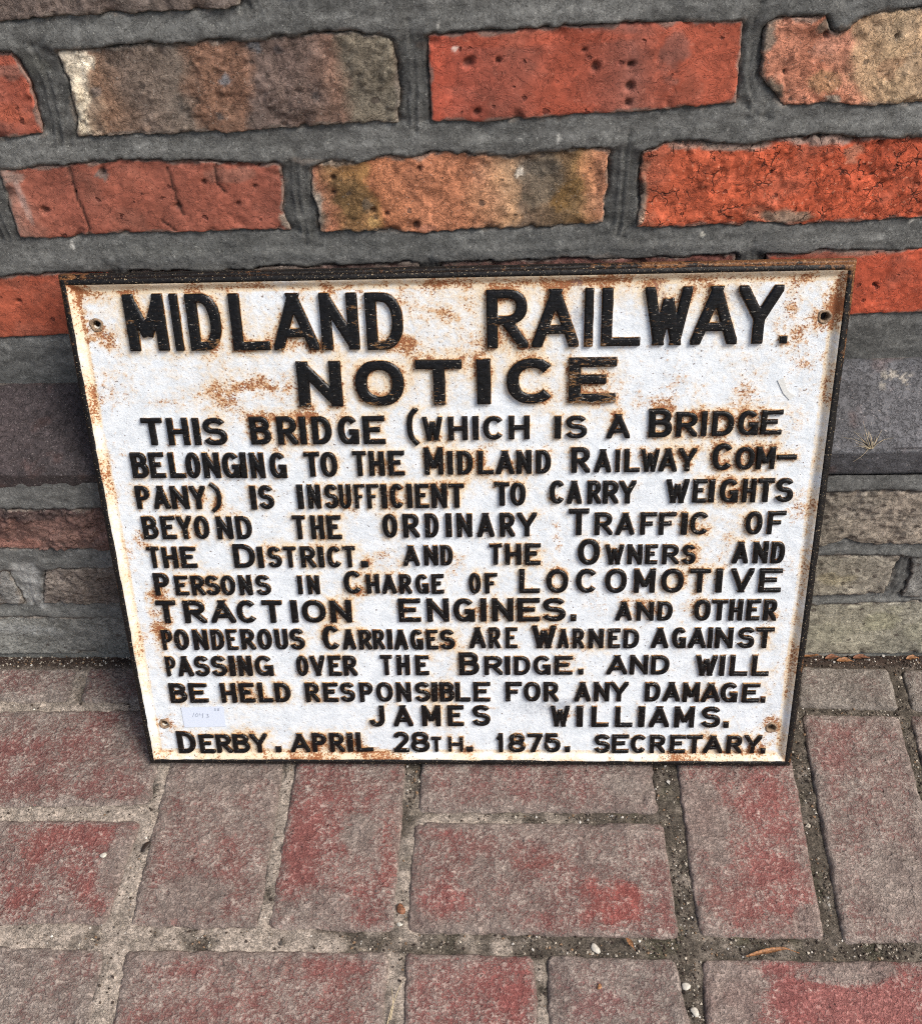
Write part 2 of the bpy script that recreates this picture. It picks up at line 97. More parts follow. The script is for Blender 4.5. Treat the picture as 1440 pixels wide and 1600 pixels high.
'SG': dict(W=.5668,H=.4337,b=.1658,sx=.0249,t=.0182),
'CAM': dict(loc=(.0655,-.6315,.7872),rot=(.7646,.0409,.0278),f=1537.126),
'item': dict(pebble=(-.2783,-.2759),pebble2=(-.024,-.329),flake=(.1296,-.3457),chip=(.1958,-.3725),chip2=(.2,-.3904),seed=(-.2443,-.2672),leafA=[(.2436,-.3514),(.2562,-.3484),(.2738,-.3453),(.2842,-.3485)],twig=[(.1539,-.3382),(.1599,-.3478)],orange=(.1305,-.3748),grass=[(-.0275,-.401),(-.0253,-.3916),(-.0215,-.378)],nut=(-.0238,-.3173),strip=[(.3533,-.0722),(.3719,-.0752),(.3831,-.0782),(.3988,-.0752),(.4465,-.0753)],tuft=(.3413,.255),splash=[(.3507,.3023),(.3685,.2957),(.3604,.2895),(.3713,.3031),(.3771,.3079),(.3656,.283)],blob=(.2223,-.2725)),
'letters': [
 ('M',-.2385,-.2091,.3775,.4195,.19),('I',-.2042,-.198,.3772,.4192,.19),('D',-.1927,-.1682,.377,.4189,.19),('L',-.161,-.1337,.3766,.4185,.19),('A',-.1309,-.0975,.3762,.418,.19),('N',-.0951,-.0676,.3759,.4176,.19),
 ('D',-.0619,-.035,.3754,.4171,.19),('R',.0257,.0556,.3752,.4176,.185),('A',.0584,.0919,.3753,.4175,.185),('I',.096,.1021,.3752,.4175,.185),('L',.1081,.1363,.3753,.4174,.185),('W',.1386,.1717,.3753,.4174,.185),
 ('A',.1722,.2052,.3754,.4173,.185),('Y',.2042,.2353,.3754,.4172,.185),('.',.2357,.2412,.3755,.3806,.185),('N',-.1163,-.0832,.3327,.3674,.25),('O',-.073,-.0367,.3327,.3673,.25),('T',-.0275,.0067,.3328,.3672,.25),
 ('I',.0178,.0278,.3328,.3672,.25),('C',.0398,.0766,.3328,.3671,.25),('E',.0856,.1203,.3328,.367,.25),('T',-.2401,-.224,.3033,.3251,.22),('H',-.2205,-.204,.3031,.3248,.22),('I',-.2005,-.1955,.3029,.3246,.22),
 ('S',-.193,-.1745,.3027,.3245,.22),('B',-.1564,-.1405,.3029,.325,.22),('R',-.1355,-.1201,.3027,.3249,.22),('I',-.1182,-.1132,.3026,.3248,.22),('D',-.1087,-.0939,.3025,.3246,.22),('G',-.0889,-.0731,.3024,.3245,.22),
 ('E',-.0697,-.0529,.3022,.3243,.22),('(',-.0361,-.0273,.3045,.3271,.22),('W',-.0243,-.0092,.3046,.323,.22),('H',-.0048,.0099,.3046,.323,.22),('I',.0138,.0182,.3046,.323,.22),('C',.0216,.0376,.3047,.323,.22),
 ('H',.041,.0566,.3047,.323,.22),('I',.0755,.0803,.3048,.3225,.22),('S',.0837,.0996,.3049,.3226,.22),('A',.1145,.1318,.3046,.3234,.22),('B',.1457,.163,.305,.3272,.22),('R',.1658,.182,.3052,.3244,.22),
 ('I',.1844,.1887,.3054,.3246,.22),('D',.1925,.2087,.3056,.3247,.22),('G',.2115,.2267,.3058,.3249,.22),('E',.2285,.2441,.3061,.3251,.22),('B',-.2531,-.2403,.2762,.2971,.21),('E',-.2388,-.2271,.2762,.297,.21),
 ('L',-.2235,-.2113,.276,.2968,.21),('O',-.2103,-.1991,.2758,.2966,.21),('N',-.1966,-.1834,.2757,.2965,.21),('G',-.1814,-.1677,.2755,.2963,.21),('I',-.1672,-.1626,.2754,.2962,.21),('N',-.1596,-.1485,.2752,.296,.21),
 ('G',-.1444,-.1313,.2751,.2958,.21),('T',-.1171,-.1051,.2759,.2961,.21),('O',-.1046,-.0915,.2757,.2959,.21),('T',-.0794,-.0689,.2762,.2962,.21),('H',-.0669,-.055,.2762,.2962,.21),('E',-.0519,-.0395,.2762,.2963,.21),
 ('M',-.024,-.0096,.2766,.2987,.21),('I',-.0062,-.0022,.2766,.2955,.21),('D',.0013,.0132,.2766,.2955,.21),('L',.0171,.029,.2766,.2955,.21),('A',.031,.0448,.2766,.2955,.21),('N',.0467,.0581,.2766,.2955,.21),
 ('D',.0615,.0728,.2766,.2955,.21),('R',.0885,.1027,.277,.2974,.21),('A',.1061,.1188,.2771,.2954,.21),('I',.1218,.1252,.2772,.2954,.21),('L',.1286,.1403,.2772,.2955,.21),('W',.1412,.1549,.2773,.2955,.21),
 ('A',.1548,.1684,.2773,.2956,.21),('Y',.1694,.183,.2774,.2957,.21),('C',.1945,.2105,.278,.2992,.21),('O',.2119,.2263,.2782,.2964,.21),('M',.2277,.2417,.2784,.2966,.21),('-',.2433,.2577,.2859,.2896,.21),
 ('P',-.2538,-.2429,.25,.2692,.21),('A',-.2403,-.2274,.2499,.269,.21),('N',-.2259,-.2119,.2496,.2689,.21),('Y',-.2104,-.198,.2495,.2687,.21),(')',-.1944,-.1857,.2495,.2686,.21),('I',-.1626,-.158,.2486,.2684,.21),
 ('S',-.1559,-.1441,.2489,.2686,.21),('I',-.1252,-.1206,.2488,.269,.2),('N',-.117,-.1069,.2489,.269,.2),('S',-.1038,-.0931,.2488,.269,.2),('U',-.0921,-.0829,.2488,.269,.2),('F',-.0799,-.0718,.2487,.2689,.2),
 ('F',-.0702,-.0611,.2487,.2689,.2),('I',-.0591,-.0545,.2487,.2689,.2),('C',-.052,-.0414,.2487,.2689,.2),('I',-.0388,-.0348,.2487,.2689,.2),('E',-.0323,-.0217,.2487,.2688,.2),('N',-.0197,-.0076,.2487,.2688,.2),
 ('T',-.006,.006,.2487,.2688,.2),('T',.0296,.0411,.25,.2695,.21),('O',.0416,.0536,.25,.2694,.21),('C',.0721,.084,.2514,.2702,.21),('A',.0855,.0969,.2512,.27,.21),('R',.1014,.1118,.251,.2699,.21),
 ('R',.1133,.1252,.251,.2697,.21),('Y',.1256,.1385,.2509,.2696,.21),('W',.1616,.1789,.2511,.2704,.21),('E',.1818,.1926,.2511,.2704,.21),('I',.1941,.1985,.2511,.2704,.21),('G',.2024,.2166,.2511,.2704,.21),
 ('H',.2195,.2298,.2511,.2704,.21),('T',.2312,.2434,.2512,.2704,.21),('S',.2448,.258,.2512,.2704,.21),('B',-.2528,-.2407,.2234,.2432,.2),('E',-.2376,-.2261,.2233,.2431,.2),('Y',-.2245,-.2125,.2233,.243,.2),
 ('O',-.2109,-.1989,.2232,.2428,.2),('N',-.1926,-.1801,.2229,.2427,.2),('D',-.177,-.1645,.2228,.2425,.2),('T',-.1313,-.121,.2225,.2427,.2),('H',-.1168,-.1065,.2224,.2426,.2),('E',-.1039,-.0926,.2223,.2425,.2),
 ('O',-.0596,-.0478,.2232,.2432,.2),('R',-.0432,-.0304,.2232,.2433,.2),('D',-.0258,-.015,.2232,.2433,.2),('I',-.0094,-.0048,.2232,.2433,.2),('N',-.0007,.0115,.2233,.2433,.2),('A',.0155,.0288,.2233,.2433,.2),
 ('R',.0333,.045,.2233,.2433,.2),('Y',.047,.0622,.2233,.2433,.2),('T',.0874,.103,.2243,.2463,.2),('R',.1076,.1216,.2242,.243,.2),('A',.1241,.1387,.2242,.2429,.2),('F',.1432,.1557,.224,.2428,.2),
 ('F',.1577,.1706,.224,.2428,.2),('I',.1746,.1796,.224,.2427,.2),('C',.1816,.1965,.2239,.2427,.2),('O',.2243,.2372,.2238,.243,.2),('F',.2411,.255,.2239,.2431,.2),('T',-.2527,-.2431,.1973,.216,.21),
 ('H',-.2405,-.2283,.1973,.2159,.21),('E',-.2256,-.2129,.1972,.2158,.21),('D',-.1822,-.1648,.197,.2178,.21),('I',-.1627,-.158,.197,.2154,.21),('S',-.1543,-.1432,.197,.2154,.21),('T',-.1411,-.1312,.197,.2154,.21),
 ('R',-.1275,-.1154,.197,.2154,.21),('I',-.1133,-.1086,.1969,.2154,.21),('C',-.106,-.094,.1969,.2153,.21),('T',-.0929,-.083,.1969,.2153,.21),('.',-.0788,-.0731,.1969,.2019,.21),('A',-.0444,-.0315,.198,.2157,.21),
 ('N',-.0278,-.0165,.1981,.2158,.21),('D',-.0144,-.0046,.1981,.2159,.21),('T',.0248,.0346,.1986,.2168,.21),('H',.0372,.05,.1985,.2167,.21),('E',.0531,.0654,.1983,.2166,.21),('O',.095,.1123,.1981,.2203,.21),
 ('W',.1169,.1312,.1981,.2152,.21),('N',.1342,.1459,.1981,.2152,.21),('E',.1484,.158,.1981,.2151,.21),('R',.1616,.1747,.1981,.2151,.21),('S',.1772,.1878,.1981,.2151,.21),('A',.2165,.2291,.1985,.2171,.21),
 ('N',.2326,.2441,.1984,.217,.21),('D',.2466,.2571,.1983,.2169,.21),('P',-.2513,-.2389,.1719,.1921,.21),('E',-.2341,-.2233,.1719,.1897,.21),('R',-.2206,-.2094,.1719,.1897,.21),('S',-.2088,-.197,.1719,.1897,.21),
 ('O',-.1959,-.1842,.1719,.1897,.21),('N',-.181,-.1703,.1719,.1898,.21),('S',-.1671,-.1548,.1719,.1898,.21),('I',-.1324,-.1287,.1725,.189,.21),('N',-.1244,-.1144,.1724,.189,.21),('C',-.0942,-.0789,.1729,.1929,.21),
 ('H',-.0757,-.0652,.1728,.1899,.21),('A',-.0631,-.0515,.1727,.1898,.21),('R',-.0489,-.0389,.1726,.1897,.21),('G',-.0357,-.0252,.1726,.1896,.21),('E',-.0226,-.0127,.1725,.1896,.21),('O',.0077,.0171,.1724,.1906,.21),
 ('F',.0208,.0307,.1723,.1905,.21),('L',.0484,.065,.1728,.1938,.2),('O',.0702,.0878,.1728,.1937,.2),('C',.094,.1115,.1727,.1937,.2),('O',.1172,.1347,.1726,.1936,.2),('M',.1404,.1573,.1726,.1935,.2),
 ('O',.1619,.1799,.1725,.1934,.2),('T',.1845,.2008,.1725,.1934,.2),('I',.2054,.2105,.1725,.1933,.2),('V',.2171,.2349,.1724,.1933,.2),('E',.2395,.2572,.1724,.1932,.2),('T',-.2531,-.2368,.1456,.1664,.23),
 ('R',-.2302,-.2118,.1457,.1664,.23),('A',-.2079,-.1873,.1457,.1664,.23),('C',-.1857,-.1684,.1457,.1663,.23),('T',-.1641,-.1473,.1457,.1663,.23),('I',-.1403,-.1349,.1457,.1663,.23),('O',-.1312,-.1113,.1457,.1663,.23),
 ('N',-.1075,-.0898,.1457,.1663,.23),('E',-.0508,-.0327,.1462,.1673,.22),('N',-.0274,-.0093,.1462,.1673,.22),('G',-.0056,.0119,.1462,.1673,.22),('I',.0166,.0214,.1463,.1673,.22),('N',.0261,.0435,.1463,.1673,.22),
 ('E',.0467,.0651,.1463,.1673,.22),('S',.0672,.0861,.1464,.1673,.22),('.',.0903,.095,.1464,.152,.22),('A',.1269,.1399,.1468,.1642,.21),('N',.1436,.1576,.1467,.1641,.21),('D',.1607,.1727,.1467,.164,.21),
 ('O',.1898,.2032,.1466,.1657,.21),('T',.2042,.2166,.1466,.1656,.21),('H',.2182,.229,.1465,.1655,.21),('E',.2321,.2429,.1465,.1655,.21),('R',.2455,.2563,.1464,.1654,.21),('P',-.2527,-.2439,.1194,.1388,.21),
 ('O',-.2422,-.2301,.1194,.1388,.21),('N',-.2262,-.2136,.1195,.1389,.21),('D',-.2108,-.1998,.1195,.1389,.21),('E',-.1976,-.1883,.1195,.1389,.21),('R',-.1855,-.1735,.1196,.139,.21),('O',-.1713,-.1592,.1197,.139,.21),
 ('U',-.1565,-.1456,.1197,.139,.21),('S',-.1439,-.1314,.1197,.1391,.21),('C',-.1161,-.1009,.1197,.1421,.21),('A',-.0993,-.0884,.1197,.1384,.21),('R',-.0857,-.0749,.1197,.1383,.21),('R',-.0738,-.0641,.1197,.1383,.21),
 ('I',-.0619,-.0576,.1197,.1383,.21),('A',-.056,-.0446,.1196,.1382,.21),('G',-.0425,-.0317,.1196,.1382,.21),('E',-.029,-.0193,.1196,.1382,.21),('S',-.0177,-.0053,.1196,.1381,.21),('A',.007,.0204,.1208,.1399,.21),
 ('R',.0231,.0327,.1207,.1399,.21),('E',.037,.0466,.1207,.1398,.21),('W',.0589,.0785,.1207,.1416,.21),('A',.0801,.0892,.1207,.1385,.21),('R',.0923,.1019,.1206,.1385,.21),('N',.1056,.1178,.1206,.1384,.21),
 ('E',.1215,.1315,.1206,.1384,.21),('D',.1342,.1468,.1206,.1383,.21),('A',.1568,.171,.1205,.1395,.21),('G',.1737,.1852,.1205,.1394,.21),('A',.1873,.2015,.1205,.1394,.21),('I',.203,.2067,.1205,.1394,.21),
 ('N',.2088,.2234,.1204,.1393,.21),('S',.2271,.2407,.1204,.1393,.21),('T',.2417,.2563,.1204,.1392,.21),('P',-.2533,-.245,.0931,.1124,.21),('A',-.2433,-.2304,.0931,.1124,.21),('S',-.2287,-.2159,.0932,.1125,.21),
 ('S',-.2142,-.2008,.0933,.1126,.21),('I',-.1986,-.1936,.0934,.1127,.21),('N',-.1908,-.1792,.0935,.1127,.21),('G',-.1764,-.1609,.0936,.1128,.21),('O',-.1409,-.1305,.0937,.1128,.21),('V',-.1288,-.1161,.0937,.1128,.21),
 ('E',-.1134,-.1024,.0937,.1128,.21),('R',-.1007,-.0892,.0937,.1128,.21),('T',-.0688,-.059,.0943,.1134,.21),('H',-.0552,-.0442,.0943,.1134,.21),('E',-.0393,-.0279,.0943,.1133,.21),('B',-.0023,.0145,.0943,.1158,.21),
 ('R',.0189,.0341,.0945,.1122,.21),('I',.0362,.0405,.0945,.1122,.21),('D',.0438,.0573,.0946,.1123,.21),('G',.06,.0745,.0947,.1124,.21),('E',.0778,.0928,.0948,.1125,.21),('.',.0977,.1019,.0949,.0997,.21),
 ('A',.1212,.1384,.0949,.1131,.21),('N',.1405,.1554,.0949,.1131,.21),('D',.1581,.173,.0949,.1131,.21),('W',.1949,.2124,.0936,.113,.21),('I',.2145,.2188,.0936,.113,.21),('L',.223,.2378,.0936,.113,.21),
 ('L',.241,.2552,.0936,.113,.21),('B',-.254,-.2392,.066,.0852,.22),('E',-.237,-.2211,.0661,.0852,.22),('H',-.2093,-.1958,.0662,.0853,.22),('E',-.1929,-.18,.0664,.0855,.22),('L',-.1766,-.1642,.0666,.0857,.22),
 ('D',-.162,-.1485,.0668,.0858,.22),('R',-.1356,-.1234,.0669,.0859,.21),('E',-.12,-.1072,.067,.086,.21),('S',-.1055,-.0927,.0671,.0861,.21),('P',-.0888,-.0771,.0672,.0861,.21),('O',-.0743,-.0599,.0673,.0862,.21),
 ('N',-.0571,-.0444,.0673,.0863,.21),('S',-.0411,-.0278,.0675,.0863,.21),('I',-.0267,-.0218,.0675,.0864,.21),('B',-.0196,-.0074,.0676,.0864,.21),('L',-.0063,.0063,.0676,.0865,.21),('E',.0091,.0234,.0677,.0866,.21),
 ('F',.0365,.0502,.0678,.0866,.21),('O',.0518,.0661,.0678,.0866,.21),('R',.0688,.0813,.0678,.0866,.21),('A',.0949,.1085,.0679,.0866,.21),('N',.1113,.1243,.0679,.0866,.21),('Y',.1248,.14,.0679,.0866,.21),
 ('D',.1541,.167,.0679,.0865,.21),('A',.1692,.1837,.0677,.0864,.21),('M',.1859,.1999,.0675,.0861,.21),('A',.2015,.2171,.0673,.0859,.21),('G',.2176,.2316,.0671,.0858,.21),('E',.2354,.2498,.0669,.0855,.21),
 ('.',.2514,.2552,.0668,.0719,.21),('J',-.0821,-.0686,.0416,.0624,.21),('A',-.0608,-.0439,.0418,.0626,.21),('M',-.0361,-.0199,.0421,.0628,.21),('E',-.0138,.0002,.0423,.0629,.21),('S',.0074,.023,.0425,.0631,.21),
 ('W',.075,.091,.042,.0625,.21),('I',.0971,.1026,.0419,.0624,.21),('L',.1098,.1246,.0418,.0623,.21),('L',.1301,.1449,.0417,.0622,.21),('I',.1498,.1553,.0416,.0621,.21),('A',.1591,.1761,.0415,.062,.21),
 ('M',.1804,.1973,.0414,.0618,.21),('S',.2028,.2191,.0413,.0617,.21),('.',.2224,.2267,.0412,.0467,.21),('D',-.2549,-.2387,.0123,.0351,.21),('E',-.2352,-.2218,.0126,.032,.21),('R',-.2201,-.2062,.0129,.0323,.21),
 ('B',-.205,-.19,.0132,.0326,.21),('Y',-.1894,-.1738,.0135,.0328,.21),('.',-.1675,-.1623,.0138,.0191,.21),('A',-.1537,-.1364,.014,.0333,.21),('P',-.1341,-.1215,.0143,.0335,.21),('R',-.1187,-.1055,.0145,.0337,.21),
 ('I',-.1032,-.0981,.0146,.0339,.21),('L',-.0952,-.0804,.0149,.0341,.21),('2',-.0623,-.0486,.0144,.035,.2),('8',-.0469,-.0305,.0146,.035,.2),('T',-.0288,-.0203,.0149,.0299,.2),('H',-.0141,-.0011,.0151,.0302,.2),
 ('.',.0017,.0074,.0153,.0194,.2),('1',.0271,.0344,.0147,.0338,.21),('8',.0383,.0534,.0148,.0339,.21),('7',.0551,.068,.0149,.0339,.21),('5',.0697,.0837,.0149,.034,.21),('.',.0876,.092,.015,.0202,.21),
 ('S',.1127,.1266,.0144,.0328,.21),('E',.1283,.1427,.0144,.0327,.21),('C',.1444,.1582,.0144,.0327,.21),('R',.161,.1743,.0144,.0327,.21),('E',.1782,.1914,.0144,.0327,.21),('T',.1925,.2058,.0144,.0327,.21),
 ('A',.2069,.2234,.0144,.0326,.21),('R',.2267,.2399,.0144,.0326,.21),('Y',.2415,.2563,.0144,.0326,.21),('.',.2558,.2602,.0144,.0193,.21)],
'holes': [(-.2616,.3971),(.266,.3938),(-.2641,.0424),(.2634,.0399)],
'rust': [(-.2618,.3961,.0125,.0163,.7),(-.2672,.4114,.0105,.0123,.5),(-.2497,.3992,.0086,.0104,.35),(-.0021,.4018,.0231,.0235,.38),(-.0076,.3784,.0375,.0115,.3),(.0396,.4103,.0137,.0092,.3),(.2659,.3947,.0153,.0176,.55),(.2506,.3834,.0226,.0141,.35),(.2659,.4061,.0134,.0183,.5),(.2572,.3645,.0183,.0192,.25),(-.1787,.3419,.0244,.0132,.42),(-.1512,.3465,.0291,.0111,.5),(-.1337,.3512,.0194,.008,.5),(-.2238,.3365,.0246,.0041,.4),(-.2499,.3579,.0146,.0302,.4),(-.2634,.3227,.012,.0315,.42),(-.2739,.2912,.0091,.027,.35),(-.1265,.3259,.0441,.0071,.5),(-.1354,.3805,.0854,.0048,.5),(-.1942,.3718,.0289,.0068,.35),(-.0302,.3977,.0121,.0285,.45),(.1382,.3471,.0561,.0198,.3),(.1773,.3218,.0284,.0101,.4),(.2232,.336,.0279,.0198,.25),(.1438,.3273,.0237,.006,.4),(.0785,.2165,.0061,.0228,.55),(-.0576,.2061,.0155,.0092,.5),(-.001,.1971,.0144,.0128,.55),(-.078,.2485,.0203,.0077,.3),(-.1816,.2383,.0103,.0113,.3),(-.1344,.2463,.0072,.0078,.35),(.2098,.21,.005,.0171,.3),(.1106,.1523,.0157,.0133,.35),(.1778,.1581,.0258,.0084,.25),(-.2517,.1537,.013,.0375,.45),(-.2569,.1898,.0107,.0547,.35),(-.2593,.2248,.0095,.0349,.35),(-.2641,.0424,.0115,.0179,.8),(.2634,.0399,.0119,.0147,.75),(.0419,.0513,.011,.0202,.3),(-.1278,.0236,.0228,.0097,.3),(-.0768,.0204,.0227,.0083,.4),(-.015,.0047,.2243,.0056,.55),(-.1756,.0039,.115,.0063,.6),(.1259,.0061,.1385,.0055,.5),(.2554,.015,.011,.0137,.4),(.266,.2426,.0078,.0109,.45),(.2591,.2152,.0099,.0226,.3),(.2578,.2954,.0076,.0313,.3),(.2605,.1277,.0072,.05,.3),(-.066,.4215,.0919,.0046,.35),(.0896,.423,.1347,.0036,.35),(.2421,.42,.0266,.0054,.5),(-.2722,.4231,.0095,.0093,.5),(.0775,.2976,.0967,.0052,.2),(-.0834,.1711,.0159,.0084,.4),(-.0406,.1827,.0105,.0118,.25),(.0486,.3631,.0094,.0097,.25),(.0157,.3684,.0094,.0097,.3),(-.0809,.4079,.0279,.0093,.3),(.244,.4019,.018,.0138,.3)],
'grime': [(.1986,.4073,.0135,.0184,.5),(.1497,.3945,.0064,.0283,.5),(.09,.4048,.0064,.028,.4),(-.0038,.3492,.0143,.0199,.25),(.2173,.2959,.0286,.0155,.2),(.0694,.0593,.0329,.0093,.4),(.0967,.0646,.0164,.0066,.5),(.2582,.0713,.0096,.0328,.35),(-.0495,.2118,.0309,.0034,.4),(.0696,.0312,.0499,.0068,.2),(.2595,.1869,.0071,.0715,.2),(.0204,.0904,.1081,.0051,.15),(-.132,.1033,.033,.0064,.12)],
'sticker': [(-.2466,.06),(-.209,.0614),(-.2094,.0402),(-.2465,.0392)],
'scrawl': [[(-.2357,.0548),(-.2375,.0506)],[(-.2332,.054),(-.2347,.0529),(-.2351,.0512),(-.2341,.0505),(-.2327,.0515),(-.2322,.0532),(-.2331,.054)],[(-.2308,.054),(-.2309,.0523),(-.2286,.0526)],[(-.2279,.0543),(-.229,.0495)],[(-.225,.0532),(-.2233,.053),(-.2245,.0515),(-.2232,.0506),(-.2241,.0494),(-.2255,.0495)],[(-.2171,.0593),(-.2162,.0571)],[(-.216,.0592),(-.2172,.0571)],[(-.2138,.0593),(-.2145,.0588),(-.2133,.0574),(-.2141,.0568),(-.2146,.0574),(-.2129,.059),(-.2138,.0593)]],
'scrap': [(.2374,.3476),(.2418,.3494),(.2456,.3396),(.2511,.3356),(.2478,.3323),(.2426,.3377)],
}
P = D['P']; rng = np.random.default_rng(5); random.seed(5)

# ------------------------------------------------------------------ numeric noise
_r = np.random.default_rng(77); _perm = _r.permutation(4096); _val = _r.random(4096)
def vn(x, y, seed=0):
    xi = np.floor(x).astype(np.int64); yi = np.floor(y).astype(np.int64); fx = x-xi; fy = y-yi
    fx = fx*fx*fx*(fx*(fx*6-15)+10); fy = fy*fy*fy*(fy*(fy*6-15)+10)
    h = lambda a, b: _val[_perm[(_perm[(a+seed*131) & 4095]+b) & 4095]]
    return (h(xi, yi)*(1-fx)+h(xi+1, yi)*fx)*(1-fy)+(h(xi, yi+1)*(1-fx)+h(xi+1, yi+1)*fx)*fy
def fbm(x, y, size, octv=4, seed=0, gain=.5):
    """value noise in -1..1, features about `size` metres"""
    s = 0; a = 1; tot = 0; x = np.asarray(x)/size; y = np.asarray(y)/size
    for o in range(octv):
        c, n_ = math.cos(o*1.3+.4), math.sin(o*1.3+.4)
        s = s+a*(vn(x*c-y*n_+o*17.3, x*n_+y*c+o*9.1, seed+o)*2-1); tot += a; a *= gain; x = x*2.03; y = y*2.03
    return s/tot
def sst(a, b, x): t = np.clip((x-a)/(b-a), 0, 1); return t*t*(3-2*t)
def lin(c):
    c = np.asarray(c, float)/255; return np.where(c < .04045, c/12.92, ((c+.055)/1.055)**2.4)
def seg_dist(px, py, a, b):
    dx, dy = b[0]-a[0], b[1]-a[1]; L2 = dx*dx+dy*dy+1e-18
    t = np.clip(((px-a[0])*dx+(py-a[1])*dy)/L2, 0, 1); return np.hypot(px-a[0]-t*dx, py-a[1]-t*dy)

# ------------------------------------------------------------------ objects
def link(name, me, parent=None, m=None):
    o = bpy.data.objects.new(name, me); scene.collection.objects.link(o)
    if parent: o.parent = parent
    if m and me: me.materials.append(m)
    return o
def empty(name, label, cat, loc=(0, 0, 0), group=None):
    o = link(name, None); o.empty_display_size = .05; o.location = loc; o['label'] = label; o['category'] = cat
    if group: o['group'] = group
    return o
def tag(o, label, cat, group=None):
    o['label'] = label; o['category'] = cat
    if group: o['group'] = group
    return o
def mesh(name, V, F, col=None, extra=None, smooth=True):
    """V (n,3) array, F list/array of quads or list of polys"""
    me = bpy.data.meshes.new(name); V = np.asarray(V, np.float32)
    if isinstance(F, np.ndarray):
        n = len(F); k = F.shape[1]
        me.vertices.add(len(V)); me.vertices.foreach_set('co', V.ravel())
        me.loops.add(n*k); me.loops.foreach_set('vertex_index', F.astype(np.int32).ravel())
        me.polygons.add(n); me.polygons.foreach_set('loop_start', (np.arange(n)*k).astype(np.int32))
    else:
        me.from_pydata(V.tolist(), [], F)
    me.polygons.foreach_set('use_smooth', np.full(len(me.polygons), smooth))
    me.update(calc_edges=True); me.validate()
    for nm, arr in (('col', col),)+tuple((extra or {}).items()):
        if arr is None: continue
        at = me.attributes.new(nm, 'FLOAT_COLOR', 'POINT'); a = np.ones((len(V), 4), np.float32); a[:, :3] = arr; at.data.foreach_set('color', a.ravel())
    return me
def grid_faces(nu, nv, off=0, keep=None):
    i, j = np.meshgrid(np.arange(nu-1), np.arange(nv-1), indexing='ij'); a = i*nv+j
    F = np.stack([a, a+nv, a+nv+1, a+1], -1).reshape(-1, 4)
    if keep is not None: F = F[keep.reshape(-1)]
    return F+off
def compact(V, F, *arrs):
    used = np.zeros(len(V), bool); used[F.ravel()] = True; m = np.cumsum(used)-1
    return (V[used], m[F])+tuple(a[used] for a in arrs)

